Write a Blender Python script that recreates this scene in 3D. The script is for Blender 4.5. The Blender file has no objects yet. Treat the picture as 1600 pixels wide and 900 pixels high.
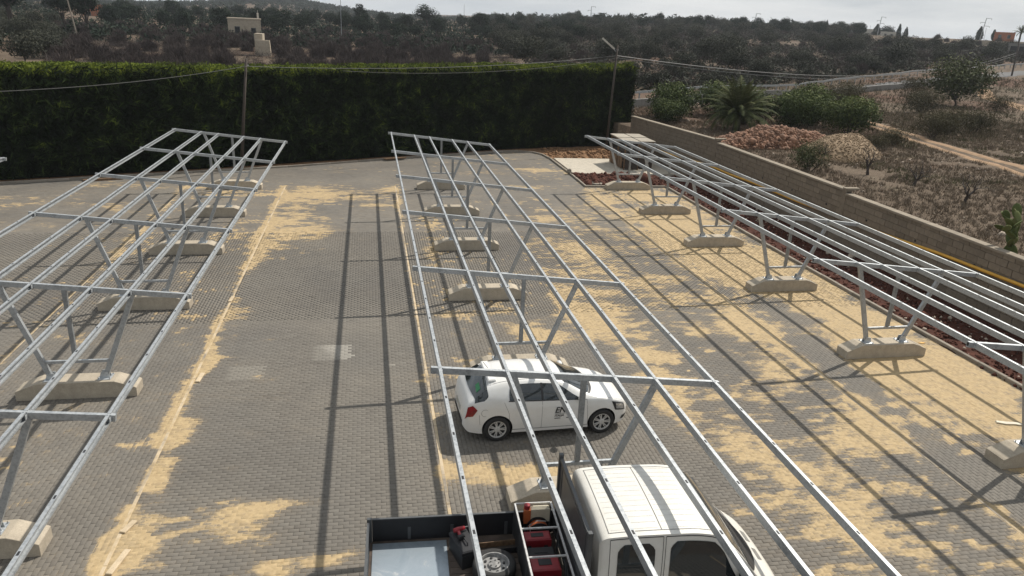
import bpy, bmesh, math, random
import numpy as np
from mathutils import Vector, Matrix
R = math.radians
rng = random.Random(7)
nr = np.random.default_rng(11)
scene = bpy.context.scene
COL = scene.collection

# ------------------------------------------------------------------ camera
F, PITCH, ROLL, YAW, CH = 1153.06, 0.345862, 0.048541, 0.199084, 8.9942
fw = Vector((math.sin(YAW)*math.cos(PITCH), math.cos(YAW)*math.cos(PITCH), -math.sin(PITCH)))
rt = Vector((math.cos(YAW), -math.sin(YAW), 0)); up = rt.cross(fw)
cr = rt*math.cos(ROLL)+up*math.sin(ROLL); cu = -rt*math.sin(ROLL)+up*math.cos(ROLL)
cd = bpy.data.cameras.new('camera'); cam = bpy.data.objects.new('camera', cd); COL.objects.link(cam)
cam.matrix_world = Matrix(((cr.x, cu.x, -fw.x, 0), (cr.y, cu.y, -fw.y, 0), (cr.z, cu.z, -fw.z, CH), (0, 0, 0, 1)))
cd.sensor_width = 36; cd.lens = F/1600*36; cd.clip_start = .1; cd.clip_end = 9000
scene.camera = cam

# ------------------------------------------------------------------ sky, sun, exposure
SUN_AZ, SUN_EL = 55.0, 49.0       # clockwise from +Y, degrees
world = bpy.data.worlds.new('World'); scene.world = world; world.use_nodes = True
nt = world.node_tree; nt.nodes.clear()
def N(t, kind, **kw):
    n = t.nodes.new(kind)
    for k, v in kw.items(): setattr(n, k, v)
    return n
sky = N(nt, 'ShaderNodeTexSky', sky_type='NISHITA', sun_disc=False)
sky.sun_elevation = R(SUN_EL); sky.sun_rotation = R(SUN_AZ); sky.air_density = 1.0; sky.dust_density = 3.0
tc = N(nt, 'ShaderNodeTexCoord'); mp = N(nt, 'ShaderNodeMapping'); mp.inputs['Scale'].default_value = (1, 1, 6)
nz = N(nt, 'ShaderNodeTexNoise'); nz.inputs['Scale'].default_value = 3.2; nz.inputs['Detail'].default_value = 7; nz.inputs['Roughness'].default_value = .55
cr1 = N(nt, 'ShaderNodeValToRGB'); cr1.color_ramp.elements[0].position = .36; cr1.color_ramp.elements[0].color = (5.7, 6.4, 7.1, 1)
cr1.color_ramp.elements[1].position = .64; cr1.color_ramp.elements[1].color = (9.7, 10.0, 10.2, 1)
mx = N(nt, 'ShaderNodeMix', data_type='RGBA'); mx.inputs[0].default_value = .82
bg = N(nt, 'ShaderNodeBackground'); bg.inputs['Strength'].default_value = .09
wo = N(nt, 'ShaderNodeOutputWorld')
nt.links.new(tc.outputs['Generated'], mp.inputs['Vector']); nt.links.new(mp.outputs[0], nz.inputs['Vector'])
nt.links.new(nz.outputs['Fac'], cr1.inputs['Fac']); nt.links.new(sky.outputs[0], mx.inputs[6]); nt.links.new(cr1.outputs[0], mx.inputs[7])
nt.links.new(mx.outputs[2], bg.inputs['Color']); nt.links.new(bg.outputs[0], wo.inputs[0])
sd = bpy.data.lights.new('sun', 'SUN'); sd.energy = 4.9; sd.angle = R(.6); sd.color = (1, .95, .87)
so = bpy.data.objects.new('sun', sd); COL.objects.link(so)
sdir = Vector((math.sin(R(SUN_AZ))*math.cos(R(SUN_EL)), math.cos(R(SUN_AZ))*math.cos(R(SUN_EL)), math.sin(R(SUN_EL))))
so.rotation_euler = sdir.to_track_quat('Z', 'Y').to_euler(); so.location = (40, 30, 60)
scene.view_settings.view_transform = 'Standard'; scene.view_settings.look = 'None'
scene.view_settings.exposure = 0; scene.view_settings.gamma = 1
scene.cycles.max_bounces = 6; scene.cycles.transparent_max_bounces = 6

# ------------------------------------------------------------------ materials
def newmat(name):
    m = bpy.data.materials.new(name); m.use_nodes = True
    t = m.node_tree; b = t.nodes['Principled BSDF']; return m, t, b
def link(t, a, b): t.links.new(a, b)
def noise(t, scale, detail=4, rough=.5, vec=None, dist=0):
    n = N(t, 'ShaderNodeTexNoise'); n.inputs['Scale'].default_value = scale; n.inputs['Detail'].default_value = detail
    n.inputs['Roughness'].default_value = rough; n.inputs['Distortion'].default_value = dist
    if vec: link(t, vec, n.inputs['Vector'])
    return n.outputs['Fac']
def ramp(t, fac, stops):
    n = N(t, 'ShaderNodeValToRGB'); e = n.color_ramp.elements
    while len(e) < len(stops): e.new(.5)
    for i, (p, c) in enumerate(stops): e[i].position = p; e[i].color = (*c, 1)
    link(t, fac, n.inputs['Fac']); return n.outputs['Color']
def mth(t, op, a, b=None, c=None, clamp=False):
    n = N(t, 'ShaderNodeMath', operation=op, use_clamp=clamp)
    for i, v in enumerate((a, b, c)):
        if v is None: continue
        if isinstance(v, (int, float)): n.inputs[i].default_value = v
        else: link(t, v, n.inputs[i])
    return n.outputs[0]
def mixc(t, fac, a, b, mode='MIX'):
    n = N(t, 'ShaderNodeMix', data_type='RGBA', blend_type=mode)
    for s, v in ((0, fac), (6, a), (7, b)):
        if isinstance(v, (int, float)): n.inputs[s].default_value = v
        elif isinstance(v, tuple): n.inputs[s].default_value = (*v, 1)
        else: link(t, v, n.inputs[s])
    return n.outputs[2]
def wpos(t): return N(t, 'ShaderNodeNewGeometry').outputs['Position']
def objc(t): return N(t, 'ShaderNodeTexCoord').outputs['Object']
def rnd(t): return N(t, 'ShaderNodeObjectInfo').outputs['Random']
def bump(t, b, h, strength=.3, dist=.02):
    n = N(t, 'ShaderNodeBump'); n.inputs['Strength'].default_value = strength; n.inputs['Distance'].default_value = dist
    link(t, h, n.inputs['Height']); link(t, n.outputs[0], b.inputs['Normal'])
def simple(name, col, rough=.6, metal=0, var=.15, scale=6, spec=.5, bmp=0, coords=objc, obvar=0):
    m, t, b = newmat(name); v = coords(t)
    f = noise(t, scale, 6, .6, v)
    lo = tuple(c*(1-var) for c in col); hi = tuple(min(1, c*(1+var)) for c in col)
    c = ramp(t, f, [(.3, lo), (.7, hi)])
    if obvar:
        k = mth(t, 'MULTIPLY_ADD', rnd(t), obvar*2, 1-obvar)
        mul = N(t, 'ShaderNodeVectorMath', operation='SCALE'); link(t, c, mul.inputs[0]); link(t, k, mul.inputs['Scale']); c = mul.outputs[0]
    link(t, c, b.inputs['Base Color'])
    b.inputs['Roughness'].default_value = rough; b.inputs['Metallic'].default_value = metal
    b.inputs['Specular IOR Level'].default_value = spec
    if bmp: bump(t, b, noise(t, scale*6, 4, .6, v), bmp, .01)
    return m
SAND = ((.33, .238, .126), (.485, .365, .205))
def sand_nodes(t, v):
    """sand cover: the sand attribute says how much lies there, fine noise breaks its edge"""
    a = N(t, 'ShaderNodeAttribute'); a.attribute_name = 'sand'; s = a.outputs['Fac']
    sm = N(t, 'ShaderNodeMapping'); sm.inputs['Scale'].default_value = (1, 2.2, 1); link(t, v, sm.inputs['Vector'])
    n1 = noise(t, 2.6, 8, .68, sm.outputs[0]); n2 = noise(t, 21, 4, .6, sm.outputs[0])
    x = mth(t, 'ADD', s, mth(t, 'MULTIPLY_ADD', n1, 1.05, -.525)); x = mth(t, 'ADD', x, mth(t, 'MULTIPLY_ADD', n2, .36, -.18))
    k = mth(t, 'MULTIPLY_ADD', x, 5.5, -2.3, clamp=True)
    dust = mth(t, 'MULTIPLY_ADD', x, .8, -.06, clamp=True)
    k = mth(t, 'MULTIPLY', k, ramp(t, noise(t, 3.3, 7, .7, v), [(.34, (.55,)*3), (.56, (1,)*3)]))
    sc = ramp(t, noise(t, 9, 6, .7, v), [(.3, SAND[0]), (.72, SAND[1])])
    return k, dust, sc
def mat_paver():
    m, t, b = newmat('concrete_paver'); v = wpos(t)
    a = N(t, 'ShaderNodeAttribute'); a.attribute_name = 'tone'; tone = a.outputs['Fac']
    base = ramp(t, tone, [(0, (.104, .093, .082)), (.35, (.137, .125, .109)), (.75, (.163, .150, .131)), (.93, (.188, .175, .153)), (1, (.28, .262, .23))])
    big = noise(t, .22, 4, .6, v); base = mixc(t, 1.0, base, ramp(t, big, [(.3, (.86, .86, .86)), (.7, (1.16, 1.13, 1.07))]), 'MULTIPLY')
    g = noise(t, 60, 3, .7, v); base = mixc(t, 1.0, base, ramp(t, g, [(.3, (.85, .85, .85)), (.7, (1.15, 1.15, 1.15))]), 'MULTIPLY')
    k, dust, sc = sand_nodes(t, v)
    c = mixc(t, mth(t, 'MULTIPLY', dust, .35), base, (.30, .22, .13)); c = mixc(t, k, c, sc)
    link(t, c, b.inputs['Base Color']); b.inputs['Roughness'].default_value = .85; b.inputs['Specular IOR Level'].default_value = .3
    bump(t, b, mth(t, 'ADD', g, mth(t, 'MULTIPLY', noise(t, 14, 5, .7, v), mth(t, 'MULTIPLY', k, 3.0))), .35, .006)
    return m
def mat_bed():
    m, t, b = newmat('joint_sand'); v = wpos(t); k, dust, sc = sand_nodes(t, v)
    c = mixc(t, mth(t, 'MULTIPLY_ADD', dust, 4.2, -.12, clamp=True), (.064, .057, .050), sc); link(t, c, b.inputs['Base Color']); b.inputs['Roughness'].default_value = .95
    return m
def mat_galv(name='galvanised_steel', k=1.0):
    m, t, b = newmat(name); v = objc(t)
    vo = N(t, 'ShaderNodeTexVoronoi'); vo.inputs['Scale'].default_value = 22; link(t, v, vo.inputs['Vector'])
    f = mth(t, 'ADD', mth(t, 'MULTIPLY', vo.outputs['Distance'], .5), noise(t, 3, 6, .65, v))
    c = ramp(t, f, [(.35, (.24*k, .258*k, .268*k)), (.85, (.42*k, .435*k, .44*k))]); link(t, c, b.inputs['Base Color'])
    b.inputs['Metallic'].default_value = .55
    link(t, ramp(t, f, [(.3, (.38,)*3), (.9, (.56,)*3)]), b.inputs['Roughness'])
    return m
def mat_concrete(name, col, obvar=.08):
    m, t, b = newmat(name); v = objc(t)
    f = noise(t, 3.5, 8, .7, v); g = noise(t, 40, 4, .6, v)
    c = ramp(t, f, [(.3, tuple(x*.78 for x in col)), (.55, col), (.75, tuple(x*1.14 for x in col))])
    c = mixc(t, 1.0, c, ramp(t, g, [(.35, (.9, .9, .9)), (.7, (1.08, 1.08, 1.08))]), 'MULTIPLY')
    k = mth(t, 'MULTIPLY_ADD', rnd(t), obvar*2, 1-obvar)
    mul = N(t, 'ShaderNodeVectorMath', operation='SCALE'); link(t, c, mul.inputs[0]); link(t, k, mul.inputs['Scale'])
    link(t, mul.outputs[0], b.inputs['Base Color']); b.inputs['Roughness'].default_value = .9; b.inputs['Specular IOR Level'].default_value = .25
    bump(t, b, g, .3, .008); return m
def mat_leaf(name, stops, rough=.6, scale=1.2, trans=0):
    m, t, b = newmat(name)
    a = N(t, 'ShaderNodeAttribute'); a.attribute_name = 'tone'
    f = mth(t, 'MULTIPLY_ADD', mth(t, 'SUBTRACT', noise(t, scale, 4, .6, objc(t)), .5), 1.1, a.outputs['Fac'])
    f = mth(t, 'ADD', f, mth(t, 'MULTIPLY_ADD', rnd(t), .24, -.12))
    link(t, ramp(t, f, stops), b.inputs['Base Color']); b.inputs['Roughness'].default_value = max(rough, .75); b.inputs['Specular IOR Level'].default_value = .06
    return m
def mat_terrain():
    m, t, b = newmat('dry_soil_and_grass'); v = wpos(t)
    f = noise(t, .05, 5, .6, v); g = noise(t, .5, 6, .7, v); h = noise(t, 5, 6, .7, v)
    grass = ramp(t, g, [(.25, (.075, .055, .040)), (.5, (.120, .090, .064)), (.75, (.165, .127, .092))])
    soil = ramp(t, g, [(.3, (.080, .046, .032)), (.7, (.145, .085, .058))])
    k = mth(t, 'MULTIPLY_ADD', f, 7, -3.6, clamp=True)
    c = mixc(t, k, grass, soil)
    gr = mth(t, 'MULTIPLY_ADD', noise(t, .16, 6, .65, v), 6, -3.5, clamp=True); c = mixc(t, mth(t, 'MULTIPLY', gr, .6), c, (.055, .062, .028))
    c = mixc(t, 1.0, c, ramp(t, h, [(.3, (.62, .62, .62)), (.7, (1.3, 1.3, 1.3))]), 'MULTIPLY')
    link(t, c, b.inputs['Base Color']); b.inputs['Roughness'].default_value = .95; b.inputs['Specular IOR Level'].default_value = .1
    bump(t, b, h, .8, .08); return m
M = {}
M['paver'] = mat_paver(); M['bed'] = mat_bed(); M['galv'] = mat_galv(); M['galvdark'] = mat_galv('galvanised_post', .72)
M['bright'] = mat_galv('fresh_zinc', 1.25)
M['conc'] = mat_concrete('pale_concrete', (.43, .37, .285)); M['slab'] = mat_concrete('cast_slab', (.47, .42, .34), 0)
M['kerb'] = mat_concrete('kerb_concrete', (.27, .235, .19), .12); M['block'] = mat_concrete('limestone_block', (.205, .168, .125), .16)
M['cope'] = mat_concrete('coping_stone', (.25, .21, .16), .1); M['mortar'] = mat_concrete('wall_mortar', (.075, .060, .045), 0)
M['line'] = mat_concrete('cream_marking_stone', (.50, .40, .27), .14)
M['terrain'] = mat_terrain()
M['redsoil'] = simple('red_soil', (.065, .027, .019), .95, var=.5, scale=5, bmp=1.0, coords=wpos, spec=.1)
M['clod'] = simple('red_clods', (.080, .034, .024), .95, var=.5, scale=9, coords=wpos, spec=.1)
M['palestone'] = simple('pale_pebbles', (.38, .31, .24), .9, var=.3, coords=wpos)
M['brownsoil'] = simple('brown_soil', (.20, .115, .062), .95, var=.45, scale=3, bmp=.8, coords=wpos, spec=.1)
M['track'] = simple('pale_dirt_track', (.27, .18, .11), .95, var=.3, scale=2, bmp=.5, coords=wpos, spec=.1)
M['rubble'] = simple('red_rubble', (.185, .096, .056), .9, var=.65, scale=3, coords=wpos)
M['gravel'] = simple('ochre_gravel', (.235, .165, .098), .95, var=.35, scale=9, bmp=1.0, coords=wpos)
M['wood'] = simple('weathered_wood', (.16, .095, .05), .8, var=.4, scale=14)
M['polewood'] = simple('telegraph_pole_wood', (.050, .038, .029), .85, var=.3, scale=10)
M['yellow'] = simple('yellow_pipe', (.62, .33, .035), .45, var=.12, scale=3)
M['cable'] = simple('grey_cable', (.15, .145, .135), .6)
M['asphalt'] = simple('asphalt', (.075, .072, .070), .9, var=.2, scale=2, coords=wpos)
M['rail'] = simple('guardrail_zinc', (.33, .33, .32), .5, .4)
M['white'] = None
def mat_paint(name, col, rough=.28, dirt=.25):
    m, t, b = newmat(name); v = objc(t)
    f = noise(t, 2.2, 8, .7, v); c = mixc(t, mth(t, 'MULTIPLY_ADD', f, dirt*4, -dirt*1.7, clamp=True), col, tuple(x*.72*y for x, y in zip(col, (1, .95, .86))))
    link(t, c, b.inputs['Base Color']); b.inputs['Coat Weight'].default_value = .5; b.inputs['Coat Roughness'].default_value = .08
    link(t, ramp(t, f, [(.3, (rough,)*3), (.7, (rough+.2,)*3)]), b.inputs['Roughness'])
    return m
M['white'] = mat_paint('white_car_paint', (.70, .69, .66)); M['vanwhite'] = mat_paint('white_van_paint', (.66, .64, .585), .38, .4)
M['seam'] = simple('dark_seam', (.03, .03, .03), .7)
M['vanseam'] = simple('grey_seam', (.16, .155, .145), .7)
def mat_glass():
    m, t, b = newmat('dark_car_glass'); b.inputs['Base Color'].default_value = (.018, .023, .025, 1); b.inputs['Roughness'].default_value = .05
    b.inputs['Specular IOR Level'].default_value = .7; b.inputs['Coat Weight'].default_value = .3
    return m
M['glass'] = mat_glass()
M['black'] = simple('black_plastic', (.018, .018, .019), .55, spec=.4); M['tyre'] = simple('tyre_rubber', (.022, .021, .020), .85, scale=20)
M['blackpaint'] = simple('black_bed_paint', (.008, .008, .010), .6, var=.4, scale=8)
M['greyframe'] = simple('grey_steel_frame', (.085, .088, .09), .5, .3)
M['red'] = simple('red_lamp', (.20, .008, .012), .15, var=.5, scale=12); M['redcase'] = simple('red_plastic', (.24, .012, .018), .45, var=.2, scale=8)  # red_plastic darkened to carry the shade inside the rack
M['lamp'] = simple('clear_headlamp', (.42, .43, .44), .12, .6, var=.6, scale=14); M['green'] = simple('green_card', (.018, .13, .05), .6)
M['hub'] = simple('silver_hubcap', (.52, .51, .49), .42, .25, var=.25, scale=20)
M['orange'] = simple('orange_cable_reel', (.42, .10, .025), .6); M['cream'] = simple('cream_jug', (.5, .45, .34), .6)
def mat_alu():
    m, t, b = newmat('aluminium_sheet'); v = objc(t); f = noise(t, 2.0, 8, .72, v, .8)
    link(t, ramp(t, f, [(.35, (.27, .32, .36)), (.56, (.36, .41, .45)), (.68, (.60, .61, .59))]), b.inputs['Base Color']); b.inputs['Metallic'].default_value = .5
    link(t, ramp(t, f, [(.4, (.45,)*3), (.7, (.28,)*3)]), b.inputs['Roughness']); return m
M['alu'] = mat_alu()
M['steelrim'] = simple('dull_steel_rim', (.24, .235, .225), .5, .3, var=.35, scale=15); M['letter'] = simple('black_lettering', (.02, .02, .022), .5)
M['hedge'] = mat_leaf('cypress_hedge', [(0, (.005, .007, .004)), (.34, (.014, .021, .009)), (.50, (.030, .044, .016)), (.72, (.082, .108, .018)), (1, (.19, .225, .030))])
M['hedgecore'] = simple('hedge_core', (.006, .008, .004), .95)
M['olive'] = mat_leaf('olive_leaf', [(0, (.022, .024, .017)), (.5, (.044, .047, .034)), (1, (.078, .078, .056))], .6, .3)  # background olive, pine and twig colours darkened to carry the cloud shade
M['pine'] = mat_leaf('pine_leaf', [(0, (.008, .014, .009)), (.5, (.018, .029, .019)), (1, (.036, .048, .028))], .7, .3)
M['lentisk'] = mat_leaf('green_bush_leaf', [(0, (.020, .028, .011)), (.45, (.055, .075, .027)), (1, (.15, .17, .06))], .5, .8)
M['fennel'] = mat_leaf('dull_green_bush_leaf', [(0, (.03, .035, .016)), (.5, (.062, .072, .030)), (1, (.12, .125, .06))], .7, .8)
M['palm'] = mat_leaf('palm_leaf', [(0, (.020, .026, .010)), (.5, (.046, .058, .022)), (1, (.13, .135, .055))], .45, .8)
M['twig'] = mat_leaf('bare_twigs', [(0, (.034, .027, .026)), (.5, (.066, .053, .049)), (1, (.12, .098, .086))], .9, .4)
M['bark'] = simple('grey_bark', (.045, .034, .028), .9, var=.4, scale=8)
M['drygrass'] = mat_leaf('dry_grass', [(0, (.10, .076, .054)), (.5, (.18, .14, .10)), (1, (.30, .245, .18))], .8, .5)
M['weeds'] = mat_leaf('green_weeds', [(0, (.035, .042, .016)), (.5, (.07, .08, .03)), (1, (.13, .13, .06))], .8, .5)
M['reed'] = mat_leaf('brown_green_scrub', [(0, (.035, .033, .018)), (.5, (.070, .062, .034)), (1, (.12, .105, .06))], .8, .5)
M['cactus'] = mat_leaf('prickly_pear', [(0, (.05, .065, .022)), (.5, (.10, .12, .045)), (1, (.17, .17, .075))], .5, .8)
M['plaster'] = mat_concrete('pale_plaster', (.40, .34, .26), .05); M['whiteplaster'] = mat_concrete('white_plaster', (.46, .43, .37), .05)
M['terracotta'] = mat_concrete('terracotta_plaster', (.34, .13, .07), .05)
M['grey'] = mat_concrete('grey_panel', (.22, .21, .19), .05)
M['panel'] = mat_concrete('cement_sheet', (.36, .32, .26), .12)

# ------------------------------------------------------------------ object helpers
def tag(o, label=None, cat=None, group=None, kind=None):
    if label: o['label'] = label
    if cat: o['category'] = cat
    if group: o['group'] = group
    if kind: o['kind'] = kind
    return o
def thing(name, label, cat, loc=(0, 0, 0), rz=0, group=None):
    o = bpy.data.objects.new(name, None); COL.objects.link(o); o.location = loc; o.rotation_euler = (0, 0, rz); o.empty_display_size = .2
    return tag(o, label, cat, group)
def link_mesh(name, me, parent=None, loc=None):
    o = bpy.data.objects.new(name, me); COL.objects.link(o); o.parent = parent
    if loc is not None: o.location = loc
    return o
def copy_tree(o, parent=None, **kw):
    c = o.copy(); COL.objects.link(c); c.parent = parent
    for ch in list(o.children): copy_tree(ch, c)
    return c
class MB:
    def __init__(s): s.v = []; s.f = []; s.tone = []
    def add(s, vs, fs, tone=.5):
        b = len(s.v); s.v += [tuple(p) for p in vs]; s.f += [tuple(b+i for i in f) for f in fs]; s.tone += [tone]*len(vs); return s
    def box(s, x0, x1, y0, y1, z0, z1, m=None):
        vs = [(x, y, z) for z in (z0, z1) for y in (y0, y1) for x in (x0, x1)]
        if m is not None: vs = [m @ Vector(p) for p in vs]
        return s.add(vs, [(0, 2, 3, 1), (4, 5, 7, 6), (0, 1, 5, 4), (2, 6, 7, 3), (0, 4, 6, 2), (1, 3, 7, 5)])
    def bbox(s, x0, x1, y0, y1, z0, z1, c=.01, m=None):
        """box with chamfered top edges"""
        vs = [(x, y, z0) for x, y in ((x0, y0), (x1, y0), (x1, y1), (x0, y1))]+[(x, y, z1-c) for x, y in ((x0, y0), (x1, y0), (x1, y1), (x0, y1))]
        vs += [(x, y, z1) for x, y in ((x0+c, y0+c), (x1-c, y0+c), (x1-c, y1-c), (x0+c, y1-c))]
        if m is not None: vs = [m @ Vector(p) for p in vs]
        fs = [(3, 2, 1, 0), (8, 9, 10, 11)]
        for i in range(4):
            j = (i+1) % 4; fs += [(i, j, 4+j, 4+i), (4+i, 4+j, 8+j, 8+i)]
        return s.add(vs, fs)
    def beam(s, a, b, w, h, upv=(0, 0, 1)):
        a = Vector(a); b = Vector(b); d = (b-a).normalized(); u = Vector(upv); r = d.cross(u).normalized(); u = r.cross(d)
        vs = [p+r*(i*w/2)+u*(j*h/2) for p in (a, b) for i, j in ((-1, -1), (1, -1), (1, 1), (-1, 1))]
        return s.add(vs, [(3, 2, 1, 0), (4, 5, 6, 7), (0, 1, 5, 4), (1, 2, 6, 5), (2, 3, 7, 6), (3, 0, 4, 7)])
    def tube(s, pts, rad, n=6, cap=True, tone=.5):
        pts = [Vector(p) for p in pts]; rad = rad if isinstance(rad, (list, tuple)) else [rad]*len(pts)
        vs = []; fs = []
        for i, p in enumerate(pts):
            d = (pts[min(i+1, len(pts)-1)]-pts[max(i-1, 0)]).normalized()
            a = Vector((0, 0, 1)) if abs(d.z) < .9 else Vector((1, 0, 0)); r = d.cross(a).normalized(); u = r.cross(d)
            for k in range(n):
                t = 2*math.pi*k/n; vs.append(p+(r*math.cos(t)+u*math.sin(t))*rad[i])
            if i:
                for k in range(n): fs.append(((i-1)*n+k, (i-1)*n+(k+1) % n, i*n+(k+1) % n, i*n+k))
        if cap and n > 2: fs += [tuple(range(n-1, -1, -1)), tuple((len(pts)-1)*n+k for k in range(n))]
        return s.add(vs, fs, tone)
    def lathe(s, prof, n=24, m=None):
        """profile of (r, h) turned about local Z"""
        vs = []; fs = []
        for i, (r, h) in enumerate(prof):
            for k in range(n):
                t = 2*math.pi*k/n; p = Vector((r*math.cos(t), r*math.sin(t), h)); vs.append(m @ p if m is not None else p)
            if i:
                for k in range(n): fs.append(((i-1)*n+k, (i-1)*n+(k+1) % n, i*n+(k+1) % n, i*n+k))
        return s.add(vs, fs)
    def extrude(s, prof, y0, y1):
        """closed XZ profile extruded along Y with end caps"""
        n = len(prof); vs = [(x, y0, z) for x, z in prof]+[(x, y1, z) for x, z in prof]
        return s.add(vs, [tuple(range(n)), tuple(range(2*n-1, n-1, -1))]+[(i, i+n, (i+1) % n+n, (i+1) % n) for i in range(n)])
    def mesh(s, name, mat, smooth=False):
        me = bpy.data.meshes.new(name); me.from_pydata(s.v, [], s.f)
        if mat is not None: me.materials.append(mat)
        if smooth: me.polygons.foreach_set('use_smooth', [True]*len(me.polygons))
        a = me.attributes.new('tone', 'FLOAT', 'POINT'); a.data.foreach_set('value', s.tone)
        me.update(); return me
    def build(s, name, mat, parent=None, smooth=False, loc=None):
        return link_mesh(name, s.mesh(name, mat, smooth), parent, loc)
def recalc(me):
    bm = bmesh.new(); bm.from_mesh(me); bmesh.ops.recalc_face_normals(bm, faces=bm.faces); bm.to_mesh(me); bm.free(); return me
def npmesh(name, verts, faces, mat, attrs=None, smooth=False):
    """verts (n,3), faces (m,k) all the same size"""
    me = bpy.data.meshes.new(name); n, k = faces.shape
    me.vertices.add(len(verts)); me.vertices.foreach_set('co', np.asarray(verts, np.float32).ravel())
    me.loops.add(n*k); me.loops.foreach_set('vertex_index', faces.astype(np.int32).ravel())
    me.polygons.add(n); me.polygons.foreach_set('loop_start', np.arange(0, n*k, k, dtype=np.int32))
    if smooth: me.polygons.foreach_set('use_smooth', np.ones(n, bool))
    me.materials.append(mat)
    for nm, d in (attrs or {}).items():
        a = me.attributes.new(nm, 'FLOAT', 'POINT'); a.data.foreach_set('value', np.asarray(d, np.float32))
    me.update(calc_edges=True); return me
def grid_mesh(name, xs, ys, zf, mat, attrs=None, smooth=True, warp=None):
    X, Y = np.meshgrid(xs, ys)
    if warp: X = warp(X, Y)
    Z = zf(X, Y); nx, ny = len(xs), len(ys)
    i = np.arange(nx*ny).reshape(ny, nx); f = np.stack([i[:-1, :-1], i[:-1, 1:], i[1:, 1:], i[1:, :-1]], -1).reshape(-1, 4)
    at = {k: fn(X.ravel(), Y.ravel()) for k, fn in (attrs or {}).items()}
    return npmesh(name, np.stack([X.ravel(), Y.ravel(), Z.ravel()], 1), f, mat, at, smooth)
def vnoise(x, y, seed=0):
    """smooth value noise in 0..1"""
    x = np.asarray(x, float); y = np.asarray(y, float); xi = np.floor(x).astype(np.int64); yi = np.floor(y).astype(np.int64); fx = x-xi; fy = y-yi
    def h(a, b):
        n = (a*374761393+b*668265263+seed*1442695041) & 0x7fffffff; n = (n ^ (n >> 13))*1274126177 & 0x7fffffff; return ((n ^ (n >> 16)) & 0xffff)/65535.
    u = fx*fx*(3-2*fx); v = fy*fy*(3-2*fy)
    return (h(xi, yi)*(1-u)+h(xi+1, yi)*u)*(1-v)+(h(xi, yi+1)*(1-u)+h(xi+1, yi+1)*u)*v
def fbm(x, y, seed=0, o=4):
    s = 0; a = .5
    for i in range(o): s = s+a*vnoise(x*2**i, y*2**i, seed+i*17); a *= .5
    return s/(1-.5**o)
def sstep(x, a, b): t = np.clip((x-a)/(b-a), 0, 1); return t*t*(3-2*t)

# ------------------------------------------------------------------ plan of the yard
YARD = [(-34, 35.2), (-18.57, 41.31), (-10.0, 44.7), (-4.9, 46.6), (.93, 49.5), (5.4, 51.5), (9.6, 53.3), (10.8, 53.55), (11.7, 53.15), (12.25, 52.2), (12.45, 50.6), (12.5, 44.5), (12.45, 41.45), (17.5, 41.45), (17.5, 28), (17.6, 20), (17.78, 13), (17.9, 4), (-34, 4)]
def inside(x, y, poly=YARD):
    r = np.zeros(np.shape(x), bool); n = len(poly)
    for i in range(n):
        (x0, y0), (x1, y1) = poly[i], poly[(i+1) % n]
        if y0 == y1: continue
        c = ((y0 > y) != (y1 > y)) & (x < (x1-x0)*(y-y0)/(y1-y0)+x0); r ^= c
    return r
def wallx(y): return 20.87-1.55*np.clip((np.asarray(y, float)-42.3)/11., 0, 1.3)
HEDGE = [(-36, 35.3), (-18.8, 42.1), (-10.2, 45.5), (.7, 50.3), (9.8, 54.3), (14, 55.6), (20.6, 57.3)]     # foot of the hedge's near face
def hedge_sd(x, y):
    """distance behind the hedge's near face"""
    hx = np.array([p[0] for p in HEDGE]); hy = np.array([p[1] for p in HEDGE]); return (y-np.interp(x, hx, hy))*.92
def terrain(x, y):
    D = np.hypot(x, y); az = np.degrees(np.arctan2(x, np.maximum(y, 1e-3)))
    k = .016+(.031-.016)*sstep(az, 0, 25); cap = np.minimum(D, 400)
    z = 1.9+k*np.maximum(cap-110, 0)+.002*np.maximum(D-400, 0)*sstep(D, 400, 900)
    z = z+(fbm(x*.05, y*.05, 3)-.5)*.8*sstep(D, 55, 120)+(fbm(x*.5, y*.5, 5)-.5)*.22
    z = z+11*np.exp(-(((x+92)/75)**2+((y-895)/160)**2))+4*np.exp(-(((x+420)/260)**2+((y-1450)/300)**2))+8*np.exp(-(((x-300)/300)**2+((y-1700)/300)**2))
    hs = hedge_sd(x, y); ins = (x < wallx(y)+.14) & (hs < 1.9)
    low = -.35+2.25*sstep(hs, .9, 2.6)
    z = np.where((x < wallx(y)+.14), np.where(hs < 2.6, low, z), z)
    return z
xs = np.concatenate([-np.geomspace(40, 2400, 45)[::-1], np.linspace(-38, 18, 40), [19.5, 20.2, 20.8, 20.95, 21.12, 21.4], np.linspace(22, 60, 90), np.geomspace(62, 2400, 60)])
ys = np.concatenate([[-60, -20, -5], np.linspace(0, 34, 50), np.linspace(34.6, 62, 66), np.geomspace(63, 2600, 90)])
def warp(X, Y): return X+(wallx(Y)-20.87)*np.exp(-((X-21)/6.)**2)
g = link_mesh('ground', grid_mesh('ground', xs, ys, terrain, M['terrain'], warp=warp)); tag(g, kind='structure')

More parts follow.
